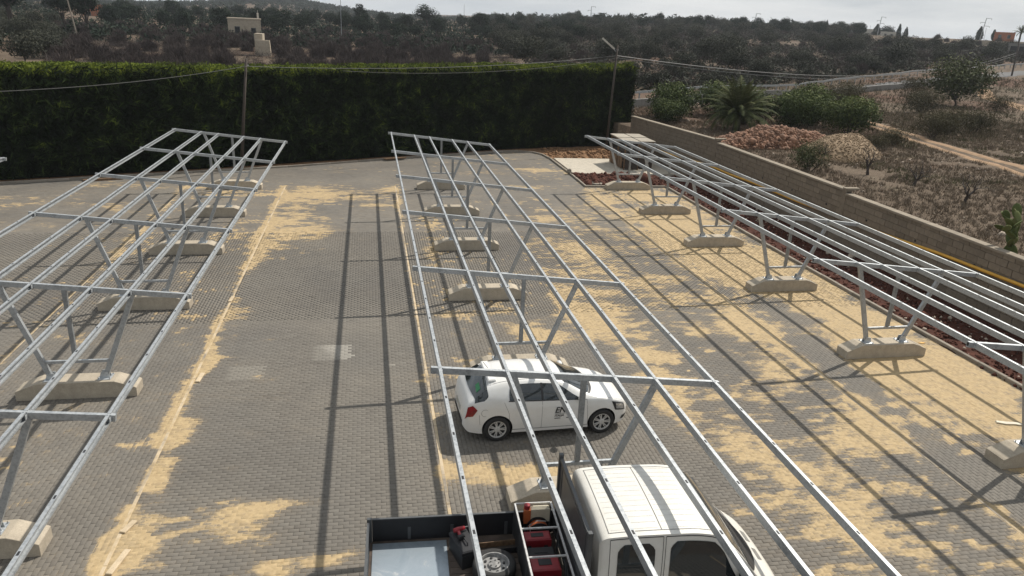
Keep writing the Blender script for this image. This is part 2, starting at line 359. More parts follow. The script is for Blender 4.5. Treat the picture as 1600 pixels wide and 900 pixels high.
# sand cover: strips and patches of loose jointing sand
STRIPS = [(-4.55, .22, .75, 9, 41.5), (1.4, .14, .50, 9, 41.5), (12.45, .22, .42, 9, 41), (-9.6, .18, .42, 12, 42), (6.4, .16, .42, 9, 41)]
BLOBS = [(-4.2, 11.4, .55, 1.0, .9), (-4.25, 15.8, .45, .6, .9), (-4.9, 15.1, .8, .25, .55), (-4.2, 13.6, .3, .9, .7), (-2.6, 12.3, .75, .5, .95), (-1.9, 12.6, .9, .3, .45), (-2.2, 11.6, .5, .3, .6), (-1.0, 10.9, .35, .16, .6), (-1.7, 10.75, .6, .28, .75), (-.35, 11.0, .3, .2, .5), (-2.9, 14.0, .3, .15, .5), (-3.0, 18.0, .35, .3, .55),
 (-4.1, 22.7, .55, 1.1, .8), (-4.3, 19.2, .4, .8, .7), (-4.4, 28.6, .5, 2.2, .7), (-3.6, 33.5, 1.2, 3.5, .62), (-2.2, 31.5, 1.3, 2.0, .5), (-2.0, 39.5, 2.6, 2.0, .34), (.2, 37.2, 1.5, 1.6, .36), (-3.6, 39.2, 1.3, 2.6, .5), (1.2, 41, .7, 1.4, .35),
 (-15.5, 37.8, 3.2, 1.3, .40), (-14.0, 33.5, 2.8, 1.0, .36), (-12.6, 41.0, 2.6, 1.2, .42), (-7.5, 39.6, 1.8, 2.4, .50), (-6.0, 33.0, 1.2, 3.6, .40), (-6.3, 26.8, 1.0, 1.6, .34), (-9.2, 30, .9, 4, .34), (-7.0, 15.7, .6, .22, .5), (-7.6, 15.2, .3, .3, .4), (-5.6, 22.5, .6, .2, .5), (-11.5, 36, 1.6, 1.4, .36), (-8.4, 21, .6, .8, .3),
 (2.4, 22.1, 1.1, .42, .75), (4.2, 22.2, 1.3, .3, .4), (2.8, 24.3, .9, .7, .5), (2.4, 28.3, .7, 2.2, .62), (2.7, 34, .6, 2.4, .4), (3.3, 30.3, .7, .6, .5), (2.3, 13.1, .9, .42, .95), (3.4, 13.0, .8, .5, .9), (1.5, 13.4, .35, .45, .6), (2.2, 17.4, .6, 1.3, .5), (3.0, 18.5, .6, .6, .4), (4.8, 20.4, .9, .9, .75), (5.1, 17.9, .5, 1.2, .55), (4.1, 22.9, 1.3, .5, .35), (4.4, 27.3, .7, 2.2, .32),
 (7.1, 21.4, 1.1, 2.2, .62), (7.9, 18.0, .9, 1.8, .62), (6.7, 24.0, 1.2, 1.6, .42), (7.4, 15.3, .55, 1.4, .55), (8.9, 12.2, 1.0, 1.9, .50), (9.6, 10.4, 1.3, 1.5, .42), (8.3, 13.5, .9, .9, .35), (9.4, 15.2, 1.0, 1.0, .40), (8.3, 28, 1.8, 3.2, .36), (10.0, 24.0, 1.4, 2.4, .34), (10.5, 33.0, 1.3, 3.2, .36), (8.0, 34.0, 1.2, 2.2, .26), (11.8, 20.5, .8, 2.4, .46), (11.2, 17.2, 1.0, 1.0, .44), (11.2, 13.4, .9, 1.1, .44), (12.2, 14.3, .7, 1.2, .5), (10.1, 20.3, .5, .6, .36),
 (15.3, 33.5, 1.9, 4.4, .72), (15.0, 25.6, 2.3, 4.0, .70), (16.2, 18.0, 1.4, 4.4, .80), (14.4, 16.6, 1.2, 2.3, .50), (15.6, 39.4, 1.8, 1.3, .62), (13.3, 30, .7, 4, .30), (12.2, 38.0, .9, 2.4, .36), (10.6, 46.6, 1.3, .8, .55), (8.7, 41.5, 2.2, .6, .3), (6.5, 45.6, 2.0, .7, .3), (5, 38, 1.1, .8, .28), (4, 49, 1.6, .5, .3), (-1.5, 45.2, 1.4, .4, .3), (15.9, 12.2, 1.1, 1.5, .66), (11.6, 8.8, 1.0, 1.4, .45)]
HOLES = [(-1.1, 19.4, 1.5, 1.2, .5), (13.1, 11.4, .55, 1.2, .7), (13.3, 17.5, .45, 2.6, .45), (6.2, 17.2, .55, 2.2, .5), (-1, 25, 3.2, 6.5, .45), (5.6, 24.6, .5, 1.2, .2), (13.9, 22.2, .5, 2.0, .35), (0, 15, 1.2, 3, .3)]
def sandf(x, y):
    s = .01+.15*sstep(x, 6.0, 8.0)+.10*sstep(x, 12.5, 13.5)
    for cx, w, k, y0, y1 in STRIPS:
        s = s+k*np.exp(-((x-cx-.10*np.sin(y*1.3+cx))/w)**2)*((y > y0) & (y < y1))*(.25+1.1*fbm(y*.35, y*0+cx, 9, 3))
    fb = .55+.9*fbm(x*1.4, y*2.6, 23, 3)
    for cx, cy, rx, ry, k in BLOBS: s = s+k*(.86 if cy < 20 else 1.12)*np.exp(-(((x-cx)/rx)**2+((y-cy)/ry)**2)**.9)*fb
    for cx, cy, rx, ry, k in HOLES: s = s-k*np.exp(-(((x-cx)/rx)**2+((y-cy)/ry)**2)**1.5)
    s = s+(fbm(x*.55, y*1.3, 21)-.5)*.70+(fbm(x*2.2, y*5.5, 22, 3)-.5)*.55
    s = s+.42*sstep(fbm(x*3.3, y*6.5, 24, 3), .62, .74)*sstep(fbm(x*.35, y*.35, 25, 3), .46, .60)
    return np.clip(s, -.2, 1.25)
# ------------------------------------------------------------------ paving
bx = np.arange(-34.5, 18.3, .15); by = np.arange(3.5, 54.1, .15)
X, Y = np.meshgrid((bx[:-1]+bx[1:])/2, (by[:-1]+by[1:])/2)
bedme = grid_mesh('paving', bx, by, lambda x, y: -.0075+.0068*sstep(sandf(x, y), .34, .62), M['bed'], {'sand': sandf}, False)
bm = bmesh.new(); bm.from_mesh(bedme)
dele = [f for f in bm.faces if not bool(inside(np.array(f.calc_center_median().x), np.array(f.calc_center_median().y)))]
bmesh.ops.delete(bm, geom=dele, context='FACES'); bm.to_mesh(bedme); bm.free()
paving = link_mesh('paving', bedme); tag(paving, kind='structure')
def lay(x0, x1, y0, y1, along_x):
    """running bond centres for one zone"""
    L, W = .20, .10
    if along_x: r = np.arange(y0+W/2, y1, W); c = np.arange(x0+L/2-L, x1+L, L)
    else: r = np.arange(x0+W/2, x1, W); c = np.arange(y0+L/2-L, y1+L, L)
    Rr, Cc = np.meshgrid(r, c, indexing='ij'); Cc = Cc+(np.arange(len(r)) % 2)[:, None]*L/2
    px, py = (Cc, Rr) if along_x else (Rr, Cc)
    px = px.ravel(); py = py.ravel(); e = .09
    k = (px > x0-e) & (px < x1+e) & (py > y0) & (py < y1) if along_x else (px > x0) & (px < x1) & (py > y0-e) & (py < y1+e)
    px, py = px[k], py[k]; a0, a1, c_ = (x0, x1, px) if along_x else (y0, y1, py); lo = np.maximum(c_-L/2, a0); hi = np.minimum(c_+L/2, a1); mid = (lo+hi)/2
    return np.stack([mid if along_x else px, py if along_x else mid, np.full(len(px), 1. if along_x else 0.), (hi-lo)/L], 1)
T = 41.6
zones = [lay(-34, -9.64, 4, T, True), lay(-9.56, -4.59, 4, T, False), lay(-4.51, 1.35, 4, T, True), lay(1.43, 6.36, 4, T, False), lay(6.44, 12.41, 4, T, True), lay(12.49, 17.9, 4, T, False), lay(-34, 12.5, T, 54, True)]
pv = np.concatenate(zones); pv = pv[inside(pv[:, 0], pv[:, 1])]
nx_ = len(pv); tone = np.clip(nr.normal(.50, .08, nx_), 0, .92)+.0
newp = ((np.abs(pv[:, 0]+1.15) < .5+.06*nr.random(nx_)) & (np.abs(pv[:, 1]-19.45) < .5)) ; tone[newp] = .97
tone = np.where((np.abs(pv[:, 0]+3.35) < .45) & (np.abs(pv[:, 1]-18.4) < .42), .9, tone)
tone = tone+.45*(fbm(pv[:, 0]*.5, pv[:, 1]*.5, 31)-.5); tone = np.clip(tone, 0, 1)
sand = sandf(pv[:, 0], pv[:, 1])+nr.normal(0, .055, nx_)
hx = np.where(pv[:, 2] > .5, .1*pv[:, 3]-.0019, .0480)+nr.normal(0, .0006, nx_); hy = np.where(pv[:, 2] > .5, .0480, .1*pv[:, 3]-.0019)+nr.normal(0, .0006, nx_)
zt = nr.normal(0, .0014, nx_); tx = nr.normal(0, .010, nx_); ty = nr.normal(0, .010, nx_)
dist = np.hypot(np.hypot(pv[:, 0], pv[:, 1]), CH)
# the 300 that show largest become parts of their own
def project(P):
    d = P-np.array([0, 0, CH]); r = np.array(cr); u = np.array(cu); f = np.array(fw); w = d @ f
    return 800+F*(d @ r)/w, 450-F*(d @ u)/w
sx, sy = project(np.stack([pv[:, 0], pv[:, 1], np.zeros(nx_)], 1))
clear = (sx > 6) & (sx < 1594) & (sy < 893) & (pv[:, 1] > 5) & ~((sx > 555) & (sx < 1215) & (sy > 780)) & ~((sx < 90) & (sy > 810))
order = np.argsort(np.where(clear, dist, 1e9)); single = order[:300]; is_single = np.zeros(nx_, bool); is_single[single] = True
def paver_verts(i, mode):
    """mode 2: chamfered, 1: box, 0: top only; returns (n, k, 3)"""
    def ring(ix, iy, z): 
        out = []
        for a, b in ((-1, -1), (1, -1), (1, 1), (-1, 1)):
            X = a*(hx[i]-ix); Y = b*(hy[i]-iy); out.append(np.stack([pv[i, 0]+X, pv[i, 1]+Y, z+zt[i]+tx[i]*X*1.0+ty[i]*Y*1.0], -1))
        return np.stack(out, 1)
    if mode == 2: return np.concatenate([ring(0, 0, -.03), ring(0, 0, -.0035), ring(.005, .005, 0)], 1), [(8, 9, 10, 11)]+[f for k in range(4) for f in ((k, (k+1) % 4, 4+(k+1) % 4, 4+k), (4+k, 4+(k+1) % 4, 8+(k+1) % 4, 8+k))]
    if mode == 1: return np.concatenate([ring(-.0016, -.0016, -.03), ring(-.0016, -.0016, 0)], 1), [(4, 5, 6, 7)]+[(k, (k+1) % 4, 4+(k+1) % 4, 4+k) for k in range(4)]
    return ring(-.0017, -.0017, 0), [(0, 1, 2, 3)]
V = []; Fa = []; TN = []; SN = []; off = 0
for sel, mode in ((~is_single & (pv[:, 1] < 22), 2), (~is_single & (pv[:, 1] >= 22) & (pv[:, 1] < 32), 1), (~is_single & (pv[:, 1] >= 32), 0)):
    i = np.where(sel)[0]; vv, ff = paver_verts(i, mode); k = vv.shape[1]
    V.append(vv.reshape(-1, 3)); Fa.append((np.arange(len(i))[:, None, None]*k+np.array(ff)[None]).reshape(-1, 4)+off); off += len(i)*k
    TN.append(np.repeat(tone[i], k))
    if mode == 2: c4 = vv[:, :4]; q = np.tile(sandf(c4[..., 0], c4[..., 1]), (1, 3)); SN.append((.30*sand[i][:, None]+.70*q).ravel())
    else: SN.append(np.repeat(sand[i], k))
me = npmesh('paver_field', np.concatenate(V), np.concatenate(Fa), M['paver'], {'tone': np.concatenate(TN), 'sand': np.concatenate(SN)})
tag(link_mesh('paver_field', me, paving), kind='stuff')
for i in single:
    vv, ff = paver_verts(np.array([i]), 2); c = np.array([pv[i, 0], pv[i, 1], 0])
    me = npmesh('paver', vv[0]-c, np.array(ff), M['paver'], {'tone': np.full(12, tone[i]), 'sand': .30*sand[i]+.70*np.tile(sandf(vv[0][:4, 0], vv[0][:4, 1]), 3)}); link_mesh('paver', me, paving, c)
# cream marking stones flush in the paving
def marking(x, y0, y1, slope=0):
    y = y0
    while y < y1:
        L = .98; mb = MB(); mb.bbox(-.034, .034, 0, L, -.03, .003, .004)
        o = mb.build('marking_stone', M['linesand'], paving, loc=(x+slope*(y-20), y, 0)); y += 1.0
def mat_line():
    m, t, b = newmat('sanded_marking_stone'); v = wpos(t); f = noise(t, 1.1, 6, .7, v)
    k = mth(t, 'MULTIPLY_ADD', f, 7, -3.1, clamp=True); sc = ramp(t, noise(t, 9, 6, .7, v), [(.3, SAND[0]), (.72, SAND[1])])
    c0 = mixc(t, k, (.50, .40, .27), sc); k2 = mth(t, 'MULTIPLY_ADD', noise(t, .45, 5, .7, v), 8, -4.0, clamp=True)
    link(t, mixc(t, mth(t, 'MULTIPLY', k2, .8), c0, (.15, .135, .115)), b.inputs['Base Color']); b.inputs['Roughness'].default_value = .85; return m
M['linesand'] = mat_line()
for x in (-9.6, -4.55, 1.39, 6.4, 12.45): marking(x, 4.2, T-1.1)

# ------------------------------------------------------------------ kerbs, slab, planting bed
kerb = bpy.data.objects.new('kerb', None); COL.objects.link(kerb); tag(kerb, kind='structure')
path = [Vector(p) for p in YARD[:18]]; ks = MB().bbox(-.5, .5, 0, .13, -.2, .11, .015).mesh('kerb_stone', M['kerb'])
acc = []
for a, b in zip(path[:-1], path[1:]):
    L = (b-a).length; n = max(1, round(L/1.0)); acc += [(a+(b-a)*(i/n), a+(b-a)*((i+1)/n)) for i in range(n)]
for a, b in acc:
    o = link_mesh('kerb_stone', ks, kerb, ((a.x+b.x)/2, (a.y+b.y)/2, rng.uniform(-.006, .006))); o.rotation_euler[2] = math.atan2(b.y-a.y, b.x-a.x); o.scale.x = (b-a).length-.008
sl = MB(); sl.bbox(12.78, 19.6, 45.3, 50.7, -.1, .085, .012); tag(sl.build('concrete_slab', M['slab']), kind='structure')
def bumpy(name, x0, x1, y0, y1, z, amp, mat, res=.22, seed=1, xr=None):
    xs_ = np.linspace(x0, x1, int((x1-x0)/res)+2); ys_ = np.linspace(y0, y1, int((y1-y0)/res)+2)
    zf = lambda X, Y: z+(fbm(X*1.6, Y*1.6, seed)-.5)*amp*2
    w = (lambda X, Y: np.where(X > x1-.3, np.minimum(X, wallx(Y)+.05), X)) if xr else None
    return link_mesh(name, grid_mesh(name, xs_, ys_, zf, mat, warp=w))
tag(bumpy('planting_bed', 17.6, 20.92, 3, 45.2, .0, .07, M['redsoil'], seed=4, xr=1), kind='structure')
tag(bumpy('planting_bed', 12.62, 17.62, 41.55, 45.3, .0, .08, M['redsoil'], seed=6), kind='structure')
def poly_sheet(name, pts, z, mat):
    mb = MB(); mb.add([(x, y, z) for x, y in pts], [tuple(range(len(pts)))]); return tag(mb.build(name, mat), kind='structure')
tag(bumpy('soil_strip', 12.62, 20.8, 50.7, 57.4, .0, .10, M['brownsoil'], seed=8), kind='structure')
tag(bumpy('soil_strip', 19.6, 20.9, 45.2, 50.8, .0, .05, M['brownsoil'], seed=9, xr=1), kind='structure')
def hedge_y(x): return float(np.interp(x, [p[0] for p in HEDGE], [p[1] for p in HEDGE]))
poly_sheet('soil_strip', [(-36, 34.2)]+[(p[0]-.05, p[1]+.10) for p in YARD[:9]]+[(12.7, 51), (12.7, 58)]+[(x, hedge_y(x)+1.6) for x in (9, 0, -10, -20, -36)], -.012, M['brownsoil'])
def rocks(name, pts, sizes, mat, kind='stuff', label=None, cat=None, zs=None, parent=None):
    """irregular stones joined in one mesh"""
    ico = [(0, 0, 1), (.894, 0, .447), (.276, .851, .447), (-.724, .526, .447), (-.724, -.526, .447), (.276, -.851, .447), (.724, .526, -.447), (-.276, .851, -.447), (-.894, 0, -.447), (-.276, -.851, -.447), (.724, -.526, -.447), (0, 0, -1)]
    fc = [(0, 1, 2), (0, 2, 3), (0, 3, 4), (0, 4, 5), (0, 5, 1), (1, 6, 2), (2, 7, 3), (3, 8, 4), (4, 9, 5), (5, 10, 1), (6, 7, 2), (7, 8, 3), (8, 9, 4), (9, 10, 5), (10, 6, 1), (11, 7, 6), (11, 8, 7), (11, 9, 8), (11, 10, 9), (11, 6, 10)]
    n = len(pts); I = np.array(ico); s = np.asarray(sizes)[:, None, None]; ax = nr.uniform(.55, 1.3, (n, 1, 3)); jit = nr.uniform(.75, 1.25, (n, 12, 1))
    a = nr.uniform(0, 6.28, n); ca, sa = np.cos(a), np.sin(a); P = I[None]*jit*ax*s
    Q = P.copy(); Q[..., 0] = P[..., 0]*ca[:, None]-P[..., 1]*sa[:, None]; Q[..., 1] = P[..., 0]*sa[:, None]+P[..., 1]*ca[:, None]; Q += np.asarray(pts)[:, None]
    f = (np.arange(n)[:, None, None]*12+np.array(fc)[None]).reshape(-1, 3)
    o = link_mesh(name, npmesh(name, Q.reshape(-1, 3), f, mat), parent)
    return tag(o, label, cat, kind=kind)
n = 5200; px = nr.uniform(17.65, 20.75, n); py = nr.uniform(6, 45, n)
rocks('soil_clods', np.stack([px, py, nr.uniform(-.02, .03, n)], 1), nr.gamma(2, .018, n)+.012, M['clod'], label='red brown soil clods covering the planting bed beside the block wall', cat='soil clods')
n = 900; rocks('soil_clods', np.stack([nr.uniform(12.7, 17.5, n), nr.uniform(41.6, 45.2, n), nr.uniform(0, .06, n)], 1), nr.gamma(2, .035, n)+.03, M['clod'], label='large dark red soil clods heaped between the concrete slab and the kerb', cat='soil clods')
n = 420; rocks('pebbles', np.stack([nr.uniform(17.7, 20.7, n), nr.uniform(8, 45, n), nr.uniform(.02, .05, n)], 1), nr.gamma(2, .012, n)+.01, M['palestone'], label='small pale stones scattered over the red planting bed', cat='pebbles')
n = 500; rocks('soil_clods', np.stack([nr.uniform(12.8, 20, n), nr.uniform(51, 55.3, n), nr.uniform(-.02, .06, n)], 1), nr.gamma(2, .03, n)+.02, M['brownsoil'], label='loose brown soil lumps between the hedge and the slab', cat='soil clods')

# ------------------------------------------------------------------ galvanised carport frames
Y0, S = 40.873, 5.77
U = [0, 1.24, 2.072, 3.312, 4.145, 5.385]; Z0, SL = 3.097, -.0997
def ztop(u): return Z0+SL*u
def base_mesh():
    pr_ = [(-1.335, 0), (1.335, 0), (1.335, .235), (1.30, .255), (.86, .425), (-.86, .425), (-1.30, .255), (-1.335, .235)]
    mb = MB(); mb.extrude([(x, z) for x, z in pr_], -.26, .26); me = mb.mesh('concrete_base', M['conc'])
    bm = bmesh.new(); bm.from_mesh(me); bmesh.ops.recalc_face_normals(bm, faces=bm.faces)
    bmesh.ops.bevel(bm, geom=[e for e in bm.edges if abs(e.verts[0].co.y-e.verts[1].co.y) < .01], offset=.007, segments=1, affect='EDGES'); bm.to_mesh(me); bm.free(); return me
def purlin_mesh(L, holes):
    """open C section with slotted top flange, running from y=0 to y=-L, top face at z=0, web on the -x side"""
    t, h, w, lip = .005, .135, .058, .022; mb = MB()
    mb.extrude([(-w/2, -t), (-w/2+t, -t), (-w/2+t, -h+t), (w/2-t, -h+t), (w/2-t, -h+lip), (w/2, -h+lip), (w/2, -h), (-w/2, -h)], -L, 0)
    mb.box(w/2-t, w/2, -L, 0, -lip, -t)
    sw = .0165; mb.box(-w/2, -sw, -L, 0, -t, 0); mb.box(sw, w/2, -L, 0, -t, 0)
    ys = [0]+[v for y in holes for v in (y+.042, y-.042)]+[-L]
    for a, b in zip(ys[::2], ys[1::2]): mb.box(-sw+.0002, sw-.0002, b, a, -t, -.0003)
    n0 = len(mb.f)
    for y in holes: mb.box(-sw+.0003, sw-.0003, y-.0418, y+.0418, -.0035, -.0004)  # shade inside the section painted as a black plug in each slot
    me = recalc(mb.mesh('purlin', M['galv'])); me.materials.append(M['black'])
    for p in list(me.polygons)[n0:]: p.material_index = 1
    return me
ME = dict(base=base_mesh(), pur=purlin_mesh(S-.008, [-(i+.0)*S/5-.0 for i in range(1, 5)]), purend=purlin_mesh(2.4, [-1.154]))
def tubebox(name, a, b, w, d, mat, upv=(0, 1, 0)): return recalc(MB().beam(a, b, w, d, upv).mesh(name, mat))
ang = math.atan(SL)
def raft():
    mb = MB(); a = (-.16, 0, ztop(-.16)-.075); b = (5.385+.10, 0, ztop(5.485)-.075); mb.beam(a, b, .075, .12); return recalc(mb.mesh('rafter', M['galv']))
ME['raft'] = raft()
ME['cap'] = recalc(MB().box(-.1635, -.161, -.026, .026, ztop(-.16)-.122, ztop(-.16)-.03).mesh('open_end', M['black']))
ME['legL'] = tubebox('leg', (2.14, 0, .44), (1.38, 0, ztop(1.38)-.13), .115, .085, M['galv'])
ME['legR'] = tubebox('leg', (3.33, 0, .44), (4.18, 0, ztop(4.18)-.13), .115, .085, M['galv'])
ME['post'] = tubebox('post', (2.73, 0, .92), (2.73, 0, ztop(2.73)-.13), .10, .08, M['galvdark'])
ME['tie'] = tubebox('tie', (2.06, 0, .87), (3.46, 0, .87), .07, .06, M['galv'], (0, 1, 0))
def plate():
    mb = MB(); mb.box(-.15, .15, -.17, .17, 0, .014)
    for s in (-1, 1):
        mb.add([(-.12, s*.062, .014), (.12, s*.062, .014), (.075, s*.062, .17), (-.075, s*.062, .17), (-.12, s*.052, .014), (.12, s*.052, .014), (.075, s*.052, .17), (-.075, s*.052, .17)], [(0, 1, 2, 3), (7, 6, 5, 4), (0, 4, 5, 1), (2, 6, 7, 3), (1, 5, 6, 2), (0, 3, 7, 4)])
    return recalc(mb.mesh('base_plate', M['bright']))
def bolt():
    mb = MB(); mb.lathe([(0, 0), (.016, 0), (.016, .016), (.007, .017), (.007, .045), (0, .045)], 6); return mb.mesh('bolt', M['galvdark'])
ME['plate'] = plate(); ME['bolt'] = bolt()
ME['clip'] = recalc(MB().box(-.05, .05, -.055, -.047, -.13, .0).box(.034, .04, -.12, .12, -.11, -.03).box(-.012, .012, -.062, -.05, -.012, .012).mesh('splice_clip', M['bright']))
def canopy(x, dy, label, rz=0, k0=0, k1=6):
    t = thing('carport_frame', label, 'carport frame', (x, Y0+dy, 0), rz, 'galvanised carport frames without roof')
    for k in range(k0, k1+1):
        y = -k*S; dz = 0
        b = link_mesh('concrete_base', ME['base'], t, (2.727, y, 0))
        for nm, px in (('legL', 2.14), ('legR', 3.33)):
            l = link_mesh('leg', ME[nm], t, (0, y, 0))
            link_mesh('base_plate', ME['plate'], l, (px, 0, .426))
            for i, j in ((-1, -1), (1, -1), (-1, 1), (1, 1)): link_mesh('bolt', ME['bolt'], l, (px+i*.125, j*.14, .44))
        link_mesh('post', ME['post'], t, (0, y, 0)); link_mesh('tie', ME['tie'], t, (0, y, 0))
        r = link_mesh('rafter', ME['raft'], t, (0, y, 0)); link_mesh('open_end', ME['cap'], r)
        for u in U:
            last = k == k1
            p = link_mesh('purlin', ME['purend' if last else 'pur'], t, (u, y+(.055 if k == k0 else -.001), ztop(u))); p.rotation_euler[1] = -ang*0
            c = link_mesh('splice_clip', ME['clip'], p, (0, -.0 if k else -.055, 0))
    return t
canopy(-9.734, -.187, 'left carport frame of bare galvanised steel, its shadow falling on the left lane')
canopy(1.168, 0, 'middle carport frame of bare galvanised steel, standing over the white hatchback and pickup')
canopy(12.24, .187, 'right carport frame of bare galvanised steel, alongside the planting bed and block wall', .0084)
canopy(-20.75, -.187, 'far left carport frame with only one corner showing before the hedge', 0, 1, 3)

# ------------------------------------------------------------------ clipped hedge
def cards(P, size, nrm=None, tilt=1.0, asp=.5, tone=None, tri=False):
    """little leaf faces at points P (n,3)"""
    n = len(P); d = nr.normal(size=(n, 3)); 
    if nrm is not None: d = d*tilt+nrm
    d /= np.linalg.norm(d, axis=1)[:, None]; a = nr.normal(size=(n, 3)); a -= (a*d).sum(1)[:, None]*d; a /= np.linalg.norm(a, axis=1)[:, None]; b = np.cross(d, a)
    s = np.asarray(size)*nr.uniform(.6, 1.4, n); a = a*s[:, None]; b = b*(s*asp)[:, None]
    if tri: v = np.stack([P-a-b*.6, P+a*.2+b, P+a], 1)
    else: v = np.stack([P-a, P-b, P+a, P+b], 1)
    k = v.shape[1]; f = np.arange(n*k).reshape(n, k); tn = np.repeat(tone if tone is not None else nr.uniform(.3, .7, n), k)
    return v.reshape(-1, 3), f, tn
def cardmesh(name, parts, mat):
    V = []; Fx = []; T = []; o = 0
    for v, f, t in parts: V.append(v); Fx.append(f+o); T.append(t); o += len(v)
    return npmesh(name, np.concatenate(V), np.concatenate(Fx), mat, {'tone': np.concatenate(T)})
HTOP = lambda x: np.interp(x, [-36, -18, -7, 1, 9, 14, 19.5], [5.7, 5.78, 5.70, 5.86, 5.96, 6.0, 6.2])
def hedge():
    t = thing('hedge', 'tall clipped cypress hedge with bright green top along the back of the yard', 'hedge', (-4, 48.5, 0))
    hxp = np.array([p[0] for p in HEDGE]); hyp = np.array([p[1] for p in HEDGE]); hx = hxp[-1]
    org = np.array([-4, 48.5, 0]); TH = 2.6
    core = MB()
    pts = [(x, y) for x, y in HEDGE]
    for (xa, ya), (xb, yb) in zip(pts[:-1], pts[1:]):
        vs = []
        for x, y in ((xa, ya), (xb, yb)):
            h = float(HTOP(x)); vs += [(x-.02, y+.32, -.1), (x-.02, y+.32, h-.25), (x-1.0, y+TH, h-.2), (x-1.0, y+TH, -.1)]
        vs = [tuple(np.array(v)-org) for v in vs]; core.add(vs, [(0, 1, 5, 4), (1, 2, 6, 5), (2, 3, 7, 6), (0, 3, 2, 1), (4, 5, 6, 7)])
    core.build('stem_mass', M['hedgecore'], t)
    seg = np.hypot(np.diff(hxp), np.diff(hyp)); cum = np.concatenate([[0], np.cumsum(seg)]); Lt = cum[-1]
    def along(s): return np.interp(s, cum, hxp), np.interp(s, cum, hyp)
    parts = []; nrm = np.array([.39, -.92, 0])
    def dep(s, z): return .30*(fbm(s*.9, z*.8, 41)-.5)+.22*(fbm(s*3.2, z*2.6, 42, 3)-.5)
    # face
    n = 70000; s = nr.uniform(5, Lt, n); z = nr.uniform(.02, 1, n); x, y = along(s); h = HTOP(x); z = z*h; d = dep(s, z)+nr.normal(0, .05, n)
    P = np.stack([x+d*nrm[0], y+d*nrm[1]+.16, z], 1)-org
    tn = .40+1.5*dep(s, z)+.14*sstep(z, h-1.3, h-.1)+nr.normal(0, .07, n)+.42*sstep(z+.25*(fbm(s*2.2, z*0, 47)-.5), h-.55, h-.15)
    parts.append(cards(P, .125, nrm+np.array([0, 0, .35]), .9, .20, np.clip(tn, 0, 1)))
    # top
    n = 46000; s = nr.uniform(5, Lt, n); q = nr.random(n); x, y = along(s); h = HTOP(x)
    z = h-.02+.34*(fbm(s*.9, q*1.5, 43)-.5)+.10*(fbm(s*5, q*9, 44)-.5)+nr.uniform(-.02, .13, n)-.25*np.exp(-q*18)-.10
    P = np.stack([x-q*.75, y+q*TH*.98+.12, z], 1)-org
    parts.append(cards(P, .085, np.array([0, 0, 1.2]), .9, .30, np.clip(.86+.5*(fbm(s*1.5, q*3, 45)-.5)+nr.normal(0, .1, n), 0, 1)))
    # right end
    n = 8000; q = nr.random(n); z = nr.random(n)*6.1; P = np.stack([20.65-q*.9+.12*nr.normal(size=n), 57.3+q*TH, z], 1)-org
    parts.append(cards(P, .095, np.array([1., .2, .3]), .9, .32, np.clip(.42+nr.normal(0, .09, n)+.3*sstep(z, 5.5, 6.0), 0, 1)))
    n = 15000; s = nr.uniform(5, Lt, n); x, y = along(s); h = HTOP(x); z = nr.uniform(.03, 1, n)*h; d = dep(s, z)+nr.uniform(.02, .14, n)
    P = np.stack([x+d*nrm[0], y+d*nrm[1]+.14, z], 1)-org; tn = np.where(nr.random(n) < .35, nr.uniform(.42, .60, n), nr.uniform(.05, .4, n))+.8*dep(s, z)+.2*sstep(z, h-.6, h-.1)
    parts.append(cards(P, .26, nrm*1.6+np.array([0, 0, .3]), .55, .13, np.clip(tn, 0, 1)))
    # stray shoots along the front top edge
    n = 7000; s = nr.uniform(5, Lt, n); x, y = along(s); P = np.stack([x, y+nr.uniform(-.02, 1.2, n), HTOP(x)+.34*(fbm(s*.9, 0*s, 43)-.5)+nr.uniform(-.1, .22, n)], 1)-org
    parts.append(cards(P, .11, np.array([1., .6, .0]), .8, .16, np.clip(.85+nr.normal(0, .12, n), 0, 1)))
    link_mesh('foliage', cardmesh('foliage', parts, M['hedge']), t)
hedge()

